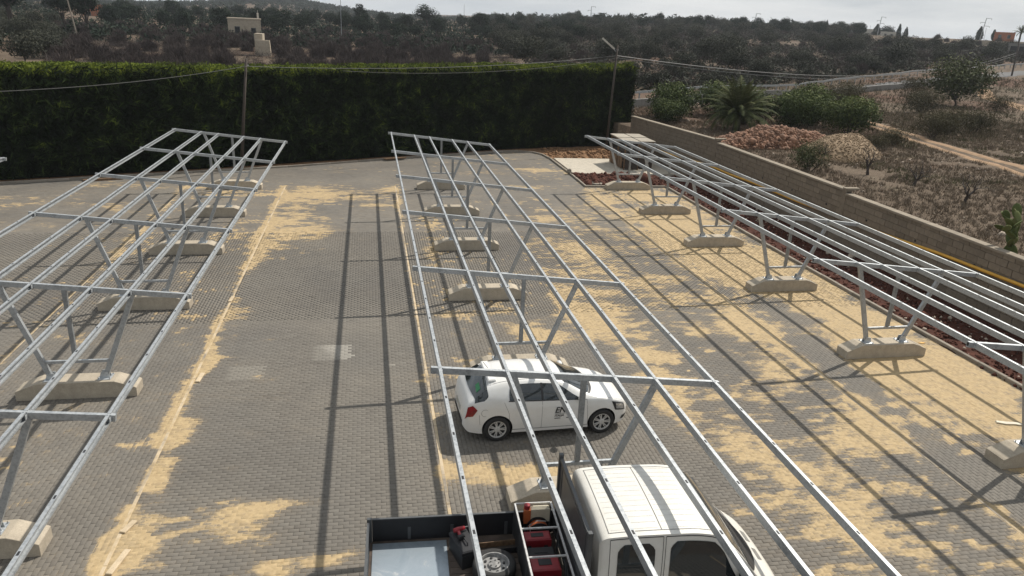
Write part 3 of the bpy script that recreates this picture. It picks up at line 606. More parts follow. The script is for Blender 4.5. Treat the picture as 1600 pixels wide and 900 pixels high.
# ------------------------------------------------------------------ block wall on the right
def block_wall():
    t = thing('block_wall', 'long grey brown block garden wall stepping down beside the planting bed', 'wall', (20.87, 20, 0))
    org = Vector((20.87, 20, 0)); BH, BL = .25, .50; TH = .26
    segs = [(14.0, 29.1, 2.40, 2.40), (29.1, 42.3, 2.56, 2.56), (42.3, 53.6, 2.72, 2.50)]
    cand = []; stuffb = MB(); cop = []
    for si, (y0, y1, z0, z1) in enumerate(segs):
        bend = si == 2; a = Vector((float(wallx(y0)), y0, 0)); b = Vector((float(wallx(y1)), y1, 0)); L = (b-a).length; rz = math.atan2(b.y-a.y, b.x-a.x)-math.pi/2
        rows = int(z0/BH)+1
        for r in range(rows):
            zt_ = min((r+1)*BH, z0); zb = r*BH
            if zt_-zb < .05: continue
            s = -(r % 2)*BL/2
            while s < L:
                s0, s1 = max(s, 0), min(s+BL, L)
                if s1-s0 > .08: cand.append((a+(b-a)*(((s0+s1)/2)/L), rz, s1-s0, zb, zt_, (a+(b-a)*(s0/L)).y))
                s += BL
        m = Matrix.Translation(a-org) @ Matrix.Rotation(rz, 4, 'Z')
        core = MB(); core.box(.022, TH-.02, 0, L, -.4, z0-.004, m); recalc(core.build('wall_core', M['mortar'], t).data)
        n = int(L/1.0)
        for i in range(n):
            q0, q1 = i*L/n+.004, (i+1)*L/n-.004; c = a+(b-a)*((q0+q1)/2/L); zz = z0+(z1-z0)*0
            me_ = MB(); me_.bbox(-.05, TH+.05, -(q1-q0)/2, (q1-q0)/2, 0, .085, .012)
            o = me_.build('coping_stone', M['cope'], t, loc=c-org+Vector((0, 0, z0+.002))); o.rotation_euler[2] = rz
        # the pillar end where the wall steps
        if si: 
            e = MB(); e.box(-.07, TH+.35, -.03, .22, z0+.0875, z0+.155, m); recalc(e.build('step_cap', M['cope'], t).data)
            e = MB(); e.box(-.012, .0215, .0, .30, -.1, z0-.01, m); recalc(e.build('pier', M['block'], t).data)
    cand.sort(key=lambda c: (c[0].y-0)+.35*(2.5-c[4]) if c[0].y > 18.6 else 999)
    cache = {}
    for i, (c, rz, L, zb, zt_, ys_) in enumerate(cand):
        pro = rng.uniform(-.010, .010); g_ = .010; h = zt_-zb
        if i < 300:
            key = (round(L, 2), round(h, 2))
            if key not in cache: cache[key] = MB().bbox(0, .05, -L/2+g_, L/2-g_, g_, h-g_/2, .0).mesh('block', M['block'])
            o = link_mesh('block', cache[key], t, c-org+Vector((pro, 0, zb))); o.rotation_euler[2] = rz
        else:
            m = Matrix.Translation(c-org) @ Matrix.Rotation(rz, 4, 'Z'); stuffb.box(pro, .05, -L/2+g_, L/2-g_, zb+g_, zt_-g_/2, m)
    tag(stuffb.build('blockwork', M['block'], t), kind='stuff')
    for y in (18.3, 21.3, 24.35, 27.4, 30.4, 33.4, 36.4, 39.4):
        mb = MB(); mm = Matrix.Rotation(math.pi/2, 4, 'Y'); mb.lathe([(.0, -.012), (.045, -.012), (.05, .02)], 12, mm); mb.build('weep_hole', M['black'], t, loc=Vector((20.86, y, 1.68))-org)
block_wall()
pts = [(float(wallx(y))-.075+.012*math.sin(y*1.7), y, float(np.interp(y, [14, 21, 30, 37, 43, 53], [1.84, 1.64, 1.34, 1.22, 1.12, .95]))+.02*math.sin(y*.9)) for y in np.linspace(14, 50, 60)]
tag(MB().tube(pts, .062, 8).build('yellow_pipe', M['yellow'], smooth=True), 'yellow corrugated conduit running along the face of the block wall', 'pipe')

# low crate shed on the slab
def shed():
    t = thing('crate_shed', 'low dark open shed topped by pale cement sheets on the concrete slab', 'shed', (17.5, 48, .085))
    o = (17.5, 48, .085)
    for i, (x0, x1, y0, y1) in enumerate([(-1.05, -.03, -1.6, .05), (.03, 1.05, -1.6, .05), (-1.05, -.03, .11, 1.7), (.03, 1.05, .11, 1.7)]):
        MB().bbox(x0, x1, y0, y1, 1.86+.012*i, 1.91+.012*i, .01).build('roof_sheet', M['panel'], t)
    for x in (-.95, 0, .95):
        for y in (-1.45, 0, 1.55): MB().box(x-.035, x+.035, y-.035, y+.035, 0, 1.855).build('post', M['wood'], t)
    for z in (.55, 1.80):
        for x in (-.99, .99): MB().box(x-.02, x+.02, -1.41, 1.51, z, z+.05).build('rail', M['wood'], t)
    for i, x in enumerate((-.9, -.45, .1, .55)): MB().box(x, x+.40, -1.54, -1.50, .05, .95).build('side_board', M['polewood'], t)
    for i, y in enumerate((-1.2, -.7, -.1, .4, .9)): MB().box(-1.045, -1.012, y, y+.40, .05, 1.0+.1*(i % 2)).build('side_board', M['wood'], t)
    MB().box(-.8, .8, -.9, 1.2, .02, 1.1).build('stored_crate', M['polewood'], t)
    MB().box(-.90, .90, 1.40, 1.46, .05, 1.7).build('back_panel', M['polewood'], t)
shed()
def sticks(name, label, cat, loc, rz, n, L, mat, w=.12, h=.035):
    t = thing(name, label, cat, loc, rz)
    for i in range(n):
        mb = MB(); y = (i % 3)*(w+.03); z = (i//3)*(h+.006); j = rng.uniform(-.06, .06)
        mb.box(-L/2+j, L/2+j, y, y+w, z, z+h, Matrix.Rotation(rng.uniform(-.02, .02), 4, 'Z')); recalc(mb.build('plank', mat, t).data)
sticks('plank_stack', 'reddish brown timber planks lying by the kerb at the left carport', 'planks', (-14.0, 42.35, .0), R(23), 7, 1.9, M['wood'])
sticks('plank_stack', 'short reddish timbers lying on the kerb behind the middle carport', 'planks', (1.75, 49.35, .11), R(24), 4, 1.5, M['wood'])
t = thing('cement_block', 'small grey block standing on the kerb by the slab', 'block', (12.5, 45.35, .11)); MB().bbox(-.12, .12, -.09, .09, 0, .22, .012).build('body', M['kerb'], t); MB().box(-.05, .05, -.04, .04, .2205, .235).build('hollow', M['black'], t)
def scrap(name, label, cat, x, y, pts, h, mat):
    mb = MB(); n = len(pts); mb.add([(p[0], p[1], 0) for p in pts]+[(p[0]*.95, p[1]*.95, h) for p in pts], [tuple(range(n, 2*n))]+[(i, (i+1) % n, n+(i+1) % n, n+i) for i in range(n)])
    tag(mb.build(name, mat, loc=(x, y, .004)), label, cat)
scrap('foam_strip', 'pale strip of foam lying on sand near the right base', 'scrap', 15.75, 13.75, [(-.3, .09), (-.1, -.02), (.12, -.05), (.3, -.12), (.36, -.04), (.2, .05), (0, .09), (-.25, .18)], .03, M['cream'])
scrap('yellow_scrap', 'small yellow plastic chip by the right kerb', 'scrap', 17.1, 18.65, [(-.12, 0), (0, -.05), (.13, -.01), (.02, .05)], .015, M['yellow'])
for i, (x, y, L, a, lab) in enumerate([(-4.35, 11.25, .62, 1.35, 'cream broken edging strip lying in the sand at lower left'), (-4.45, 12.2, .35, 1.2, 'short cream splinter of edging on the left sand line'), (-4.4, 18.2, .5, 1.5, 'cream edging offcut lying where the left sand line widens'), (-4.55, 23.9, .5, 1.5, 'cream edging offcut farther up the left sand line')]):
    mb = MB(); mb.bbox(-L/2, L/2, -.055, .055, 0, .03, .006, Matrix.Rotation(a, 4, 'Z')); tag(mb.build('edging_offcut', M['line'], loc=(x, y, .006)), lab, 'edging strip', 'loose cream edging strips')
t = thing('paving_rubble', 'broken block and splinters lying in the red soil by the kerb corner', 'rubble', (13.1, 42.1, .05))
for i in range(7): 
    mb = MB(); a = rng.uniform(0, 3); mb.box(-.17, .17, -.06, .06, 0, .07, Matrix.Translation((rng.uniform(-.4, .5), rng.uniform(-.3, .3), .04)) @ Matrix.Rotation(a, 4, 'Z') @ Matrix.Rotation(rng.uniform(-.3, .3), 4, 'X')); recalc(mb.build('broken_piece', M['kerb'], t).data)

# ------------------------------------------------------------------ poles and cables
def wood_pole(x, y, z0, top, label, lean=(0, 0), group=None, r=.10):
    t = thing('utility_pole', label, 'utility pole', (x, y, z0), 0, group); h = top-z0
    MB().tube([(0, 0, -.3), (lean[0]*.5, lean[1]*.5, h*.5), (lean[0], lean[1], h)], [r, r*.85, r*.7], 8).build('pole', M['polewood'], t, True)
    MB().tube([(lean[0]-.11, lean[1]-.04, h-.35), (lean[0]+.11, lean[1]+.04, h-.35)], .025, 6).build('bracket', M['galvdark'], t)
    return t
wood_pole(-7.5, 45.6, 0, 6.32, 'dark wooden pole leaning out of the long hedge behind the left carport', (.72, .25))
tp = wood_pole(17.8, 54.5, 0, 7.76, 'dark wooden pole carrying a pale lamp at the hedge end', (.2, 0))
MB().beam((-.02, 0, 7.46), (-1.0, 0, 8.18), .12, .05, (0, 1, 0)).build('lamp_head', M['whiteplaster'], tp)
MB().tube([(.15, 0, 7.25), (-.06, 0, 7.44)], .03, 6).build('lamp_bracket', M['galvdark'], tp)
wood_pole(117.4, 122.9, 1.9, 9.49, 'leaning utility pole standing by the track at right edge', (-.35, 0), r=.17)
def cable(a, b, sag, label, r=.013, n=24):
    a = Vector(a); b = Vector(b); pts = [a.lerp(b, i/n)-Vector((0, 0, sag*4*(i/n)*(1-i/n))) for i in range(n+1)]
    tag(MB().tube(pts, r, 5).build('overhead_cable', M['cable']), label, 'cable')
cable((-6.8, 45.7, 5.93), (-17.6, 37.3, 4.95), .25, 'overhead cable leaving the hedge pole toward the left edge')
cable((-6.8, 45.7, 5.93), (18.0, 54.5, 7.0), .42, 'overhead cable between the two hedge poles, the upper one', .016)
cable((-1.5, 48, 5.7), (18.0, 54.4, 6.85), .5, 'thin lower cable sagging toward the pole with the lamp', .010)
cable((18.0, 54.5, 7.0), (117.1, 122.9, 7.84), 2.6, 'upper cable from lamp pole to the right edge pole', .035)
cable((18.0, 54.5, 6.85), (117.1, 122.8, 7.5), 2.75, 'lower cable from lamp pole to the right edge pole', .022)

# ------------------------------------------------------------------ vehicles
def cinterp(pts):
    """smooth monotone-ish curve through (x, v) points"""
    px = np.array([p[0] for p in pts], float); pvv = np.array([p[1] for p in pts], float)
    m = np.zeros(len(px)); d = np.diff(pvv)/np.diff(px); m[0] = d[0]; m[-1] = d[-1]
    for i in range(1, len(px)-1): m[i] = 0 if d[i-1]*d[i] <= 0 else 2*d[i-1]*d[i]/(d[i-1]+d[i])
    def f(x):
        x = min(max(x, px[0]), px[-1]); i = min(int(np.searchsorted(px, x, 'right'))-1, len(px)-2); h = px[i+1]-px[i]; t = (x-px[i])/h
        return (2*t**3-3*t**2+1)*pvv[i]+(t**3-2*t**2+t)*h*m[i]+(-2*t**3+3*t**2)*pvv[i+1]+(t**3-t**2)*h*m[i+1]
    return f
class Shell:
    """vehicle skin: side view profile, belt line and plan width give every cross section"""
    def __init__(s, top, belt, width, low, inner=.38, tuck=.02, edge=.07): s.top, s.belt, s.w, s.low = map(cinterp, (top, belt, width, low)); s.inner = inner; s.tuck = tuck; s.edge = edge
    def dims(s, x):
        zt = s.top(x); zb = min(s.belt(x), zt-.035); w = s.w(x); g = zt-zb; e = min(s.edge, .42*g); wr = w*.955-s.inner*g*(g > .12)*1.0-s.inner*g*(g <= .12)*(g/.12)-s.tuck*min(1, g/.2)
        return zt, zb, w, g, e, max(wr, .2)
    def side(s, x, k):         # k 0 belt .. 1 roof edge
        zt, zb, w, g, e, wr = s.dims(x); y = w*.962+(wr-w*.962)*k+.02*math.sin(math.pi*k)*min(1, g/.3); return y, zb+(zt-e-zb)*k
    def roof(s, x, v):         # v -1..1
        zt, zb, w, g, e, wr = s.dims(x); return v*wr, zt-e*abs(v)**2.6
    def lower(s, x, k):        # k 0 sill .. 1 belt
        zt, zb, w, g, e, wr = s.dims(x); lo = s.low(x); z = lo+(zb-lo)*k; y = w*(.93+.085*math.sin(math.pi*min(1, .10+.80*k))*.9) if k < 1 else w*.962
        y = w*(.925+.075*math.sin(math.pi*(.12+.66*k))**.7); y = y+(w*.962-y)*max(0, (k-.85)/.15); return y, z
    def section(s, x):
        lo = s.low(x); w = s.w(x); o = [(0, lo), (.5*w, lo), (.82*w, lo)]
        o += [s.lower(x, k) for k in (0, .08, .18, .3, .42, .54, .66, .76, .85, .93)]
        o += [s.side(x, k) for k in (0, .25, .5, .75)]; o += [s.roof(x, v) for v in (1, .93, .8, .6, .4, .2, 0)]
        return o
    def body(s, name, xs, mats, parent, wheels, wr_, wy):
        vs = []; fs = []; secs = [s.section(x) for x in xs]; n = len(secs[0]); full = 2*n-2
        for x, sec in zip(xs, secs):
            ring = [(x, -y, z) for y, z in sec]+[(x, y, z) for y, z in sec[-2:0:-1]]; vs += ring
        for i in range(len(xs)-1):
            for k in range(full): fs.append((i*full+k, i*full+(k+1) % full, (i+1)*full+(k+1) % full, (i+1)*full+k))
        fs += [tuple(range(full)), tuple((len(xs)-1)*full+k for k in range(full-1, -1, -1))]
        me = bpy.data.meshes.new(name); me.from_pydata(vs, [], fs); recalc(me)
        for m in mats: me.materials.append(m)
        o = link_mesh(name, me, parent); cut = MB()
        for wx in wheels:
            for sgn in (-1, 1):
                m = Matrix.Translation((wx, sgn*wy, wr_[1])) @ Matrix.Rotation(-sgn*math.pi/2, 4, 'X'); cut.lathe([(0, -.30), (wr_[0], -.30), (wr_[0], .4), (0, .4)], 36, m)
        cm = cut.mesh('cut', None); cm.materials.append(mats[0]); cm.materials.append(mats[1]); recalc(cm)
        for p in cm.polygons: p.material_index = 1
        co = bpy.data.objects.new('cut', cm); COL.objects.link(co); co.parent = parent
        md = o.modifiers.new('arches', 'BOOLEAN'); md.operation = 'DIFFERENCE'; md.object = co; md.solver = 'EXACT'
        bpy.context.view_layer.update(); new = bpy.data.meshes.new_from_object(o.evaluated_get(bpy.context.evaluated_depsgraph_get()))
        o.modifiers.clear(); o.data = new; new.name = name; bpy.data.objects.remove(co)
        new.polygons.foreach_set('use_smooth', [True]*len(new.polygons)); new.set_sharp_from_angle(angle=R(38)); return o
    def patch(s, name, kind, f0, f1, k0, k1, mat, parent, sides=(-1, 1), off=.004, nx=10, nk=6, thick=True):
        """panel on the skin. f0(k), f1(k): x limits at k; k0..k1 across"""
        fn = getattr(s, kind); out = []
        for sg in sides:
            mb = MB(); vs = []
            for j in range(nk+1):
                k = k0+(k1-k0)*j/nk; a, b = f0(j/nk), f1(j/nk)
                for i in range(nx+1):
                    x = a+(b-a)*i/nx; e = 1e-3
                    y, z = fn(x, k); y2, z2 = fn(x+e, k); kk = k+1e-3 if k < .999 else k-1e-3; y3, z3 = fn(x, kk)
                    du = Vector((e, y2-y, z2-z)); dv = Vector((0, y3-y, z3-z)); nn = du.cross(dv)
                    if nn.length < 1e-12: nn = Vector((0, 1, 0))
                    nn.normalize(); 
                    if kind == 'roof': nn = nn if nn.z > 0 else -nn
                    elif nn.y < 0: nn = -nn
                    p = Vector((x, y, z))+nn*off; vs.append((p.x, p.y*sg if kind != 'roof' else p.y, p.z))
            fs = [(j*(nx+1)+i, j*(nx+1)+i+1, (j+1)*(nx+1)+i+1, (j+1)*(nx+1)+i) for j in range(nk) for i in range(nx)]
            mb.add(vs, fs); o = mb.build(name, mat, parent, True); out.append(o)
            if kind == 'roof': break
        return out
def wheel(parent, x, y, r, w, style=0, z=None, tilt=None, name='wheel'):
    sg = -1 if y < 0 else 1; z = r if z is None else z
    m = Matrix.Rotation(-sg*math.pi/2, 4, 'X') if tilt is None else tilt
    t = thing(name, None, None, (x, y, z)); t.parent = parent; t.matrix_local = Matrix.Translation((x, y, z)) @ m
    MB().lathe([(r*.60, -w*.5), (r*.90, -w*.5), (r*.975, -w*.42), (r, -w*.25), (r, w*.25), (r*.975, w*.42), (r*.90, w*.5), (r*.70, w*.5), (r*.66, w*.40)], 36).build('tyre', M['tyre'], t, True)
    MB().lathe([(0, w*.20), (r*.60, w*.22), (r*.66, w*.42)], 28).build('wheel_disc', M['black' if style == 0 else 'steelrim'], t)
    rim = MB(); rim.lathe([(r*.60, w*.34), (r*.63, w*.47), (r*.685, w*.47), (r*.70, w*.36)], 32)
    if style == 0:
        for i in range(7):
            for d in (-.13, .13):
                a = 2*math.pi*i/7+d; mm = Matrix.Rotation(a, 4, 'Z'); rim.box(r*.14, r*.64, -r*.035, r*.035, w*.30, w*.41, mm)
        rim.lathe([(r*.22, w*.3), (r*.22, w*.43), (r*.16, w*.47), (0, w*.47)], 20)
    else:
        rim.lathe([(r*.30, w*.2), (r*.28, w*.36), (r*.12, w*.40), (0, w*.40)], 20)
        for i in range(5): 
            mm = Matrix.Rotation(2*math.pi*i/5, 4, 'Z') @ Matrix.Translation((r*.2, 0, w*.38)); rim.lathe([(r*.035, 0), (r*.035, .02), (0, .02)], 8, mm)
    rim.build('rim', M['hub' if style == 0 else 'steelrim'], t, True).data.set_sharp_from_angle(angle=R(35))
    if style:
        for i in range(8):
            mm = Matrix.Rotation(2*math.pi*i/8+.2, 4, 'Z') @ Matrix.Translation((r*.46, 0, w*.205)); MB().lathe([(r*.062, 0), (r*.062, .02), (0, .02)], 10, mm).build('rim_hole', M['black'], t)
    return t
def seam(sh, parent, kind, fx, k0, k1, mat=None, w=.006, n=10, off=.0025, sides=(-1, 1)):
    sh.patch('panel_gap', kind, lambda t: fx(t)-w/2, lambda t: fx(t)+w/2, k0, k1, mat or M['seam'], parent, sides, off, 1, n)

def hatchback():
    # wheels at x 0.76 and 3.25 from the tail; local +x is forward
    t = thing('hatchback_car', 'white four door hatchback parked under the middle carport', 'car', (3.935, 15.26, 0), R(2.2))
    ox = Vector((-2.01, 0, 0))
    holder = thing('shell', None, None); holder.parent = t; holder.location = ox
    sh = Shell([(0, .62), (.03, .80), (.10, .94), (.20, 1.045), (.45, 1.275), (.66, 1.375), (1.0, 1.425), (1.4, 1.442), (1.9, 1.422), (2.30, 1.352), (2.75, 1.135), (3.08, .985), (3.4, .900), (3.7, .80), (3.88, .70), (3.97, .59), (4.02, .48)],
               [(0, .60), (.1, .90), (.5, 1.02), (1.0, .985), (2, .945), (3, .90), (3.4, .84), (3.8, .70), (4.02, .47)],
               [(0, .62), (.05, .72), (.18, .79), (.5, .84), (1.0, .865), (2.0, .868), (2.9, .865), (3.3, .85), (3.6, .80), (3.8, .71), (3.94, .56), (4.02, .38)],
               [(0, .34), (.12, .24), (.5, .20), (3.4, .19), (3.8, .20), (4.02, .30)], .47, .02, .085)
    xs_ = sorted(set([0, .015, .03, .06, .1, .15]+[round(v, 3) for v in np.arange(.2, 3.8, .075)]+[3.8, 3.85, 3.9, 3.94, 3.97, 4.0, 4.02]))
    body = sh.body('body', xs_, [M['white'], M['black']], holder, (.76, 3.25), (.352, .315), .78)
    G_ = M['glass']
    sh.patch('rear_window', 'roof', lambda t: .20+.05*abs(2*t-1)**2, lambda t: .565-.03*abs(2*t-1)**2, -1.0, 1.0, G_, holder, off=.006)
    sh.patch('windshield', 'roof', lambda t: 2.36-.05*abs(2*t-1)**2, lambda t: 3.06-.16*abs(2*t-1)**2, -.92, .92, G_, holder, off=.006, nk=14)
    sh.patch('cowl', 'roof', lambda t: 3.065-.16*abs(2*t-1)**2, lambda t: 3.135-.19*abs(2*t-1)**2, -.93, .93, M['black'], holder, off=.0045, nk=14)
    sh.patch('rear_window_corner', 'side', lambda t: .235+.02*t, lambda t: .45+.10*min(1, t*2.6)-.03*max(0, t-.4), .03, 1.0, G_, holder, off=.006)
    sh.patch('rear_door_window', 'side', lambda t: 1.02-.02*t+.06*t*t, lambda t: 1.76, .06, .88, G_, holder, off=.006)
    sh.patch('front_door_window', 'side', lambda t: 1.81, lambda t: 2.82-.62*t**1.1, .06, .88, G_, holder, off=.006)
    sh.patch('door_pillar', 'side', lambda t: 1.76, lambda t: 1.81, .04, .90, M['black'], holder, off=.0055, nx=2)
    sh.patch('window_trim', 'side', lambda t: 1.0, lambda t: 2.86, .0, .055, M['black'], holder, off=.0055, nx=16, nk=1)
    # lamps, grille, bumper openings
    sh.patch('tail_lamp', 'lower', lambda t: .035+.06*t, lambda t: .30-.10*abs(2*t-1), .60, .95, M['red'], holder, off=.010)
    for hl, hr_, k0, k1 in ((3.47, 3.87, .64, .97),): bz = sh.patch('headlight_bezel', 'lower', lambda t: hl+.10*(1-t), lambda t: hr_-.06*t, k0, k1, M['black'], holder, off=.006)
    sh.patch('headlight', 'lower', lambda t: 3.60-.03*t, lambda t: 3.83-.05*t, .70, .93, M['lamp'], holder, off=.010)
    sh.patch('fog_lamp_recess', 'lower', lambda t: 3.74+.05*t, lambda t: 3.94-.02*t, .16, .34, M['black'], holder, off=.006)
    mb = MB(); mb.box(4.012, 4.03, -.30, .30, .46, .56); mb.box(4.012, 4.03, -.34, .34, .31, .41); recalc(mb.build('grille', M['black'], holder).data)
    mb = MB(); mb.box(-.012, .01, -.26, .26, .55, .66); recalc(mb.build('number_plate', M['whiteplaster'], holder).data)
    mb = MB(); mb.box(-.01, .05, -.52, .52, .33, .43); recalc(mb.build('bumper_insert', M['black'], holder).data)
    # shut lines
    for fx, k0, k1 in ((lambda t: 1.785, .10, .99), (lambda t: 2.90-.05*t, .12, .98), (lambda t: 1.02-.12*(t > .55)*(t-.55)/.45-.0*t+.18*max(0, .35-t), .22, .98)): seam(sh, holder, 'lower', fx, k0, k1)
    sh.patch('panel_gap', 'lower', lambda t: 1.08, lambda t: 2.90, .10, .115, M['seam'], holder, off=.0025, nx=14, nk=1)
    seam(sh, holder, 'lower', lambda t: .36-.02*t, .30, .62)
    for v in (-.90, .90): sh.patch('roof_ditch', 'roof', lambda t: .60, lambda t: 2.30, v-.008, v+.008, M['seam'], holder, off=.002, nx=14, nk=1)
    sh.patch('panel_gap', 'roof', lambda t: .565, lambda t: .572, -.9, .9, M['seam'], holder, off=.002, nx=1, nk=12)
    for v in (-.96, .96): sh.patch('panel_gap', 'roof', lambda t: 3.12, lambda t: 3.80, v-.006, v+.006, M['seam'], holder, off=.002, nx=12, nk=1)
    sh.patch('door_handle', 'lower', lambda t: 1.12, lambda t: 1.30, .76, .80, M['white'], holder, off=.03, nx=4, nk=2); sh.patch('door_handle', 'lower', lambda t: 1.93, lambda t: 2.11, .76, .80, M['white'], holder, off=.03, nx=4, nk=2)
    ring = MB(); y, z = sh.lower(.46, .66); m = Matrix.Translation((.47, -y-.003, z)) @ Matrix.Rotation(math.pi/2, 4, 'X'); ring.lathe([(.082, 0), (.088, 0)], 24, m); ring.build('fuel_flap', M['seam'], holder)
    for sg in (-1, 1):
        yb, zb = sh.side(2.72, .05); mb = MB(); mm = Matrix.Translation((2.68, sg*(yb+.10), zb+.07)) @ Matrix.Diagonal((.075, .11, .075, 1))
        mb.lathe([(0, -1), (.55, -.85), (.9, -.45), (1, 0), (.9, .45), (.55, .85), (0, 1)], 14, mm); mi = mb.build('mirror', M['white'], holder, True)
        MB().box(2.66, 2.72, min(sg*(yb-.02), sg*(yb+.06)), max(sg*(yb-.02), sg*(yb+.06)), zb+.02, zb+.07).build('mirror_arm', M['black'], mi)
    for x in (.76, 3.25):
        for y in (-.76, .76): wheel(holder, x, y, .308, .20)
    MB().tube([(.66, 0, 1.45), (.55, 0, 1.60)], .006, 5).build('aerial', M['black'], holder)
    MB().bbox(.58, .76, -.5, .5, 1.342, 1.392, .02).build('roof_spoiler', M['white'], holder)
    sh.patch('green_card', 'roof', lambda t: .31+.02*t, lambda t: .405, -.80, -.42, M['green'], holder, off=.010, nx=3, nk=4)
    for sg in (-1, 1): MB().tube([(2.55, sg*.2-.25, 1.275), (3.0, sg*.28-.1, 1.045)], .008, 5).build('wiper', M['black'], holder)
    # lettering on the front door
    def text(s_, size, x, z, extrude=.001):
        c = bpy.data.curves.new('lettering', 'FONT'); c.body = s_; c.size = size; c.extrude = extrude; c.shear = .25; c.offset = size*.02
        o = bpy.data.objects.new('lettering', c); COL.objects.link(o); bpy.context.view_layer.update()
        me = bpy.data.meshes.new_from_object(o.evaluated_get(bpy.context.evaluated_depsgraph_get())); bpy.data.objects.remove(o); me.materials.clear(); me.materials.append(M['letter'])
        y, _ = sh.lower(x+.2, .62); q = link_mesh('lettering', me, holder, (x, -y-.010, z)); q.rotation_euler = (R(90), 0, 0); return q
    text('EN-', .20, 2.08, .65); text('ITALIA', .075, 2.08, .55)
    MB().box(2.08, 2.45, -.884, -.8835, .625, .632).build('lettering', M['letter'], holder); MB().box(2.08, 2.22, -.884, -.8835, .50, .518).build('lettering', M['letter'], holder); MB().box(2.36, 2.50, -.884, -.8835, .50, .518).build('lettering', M['letter'], holder)
    return t, holder
def flatten(t, h):
    """parts hang straight under the thing"""
    for c in list(h.children):
        m = Matrix.Translation(h.location) @ Matrix.Diagonal((*h.scale, 1)) @ c.matrix_local; c.parent = t; c.matrix_local = m
    bpy.data.objects.remove(h)
bpy.context.view_layer.update()
t, h = hatchback(); bpy.context.view_layer.update(); flatten(t, h)

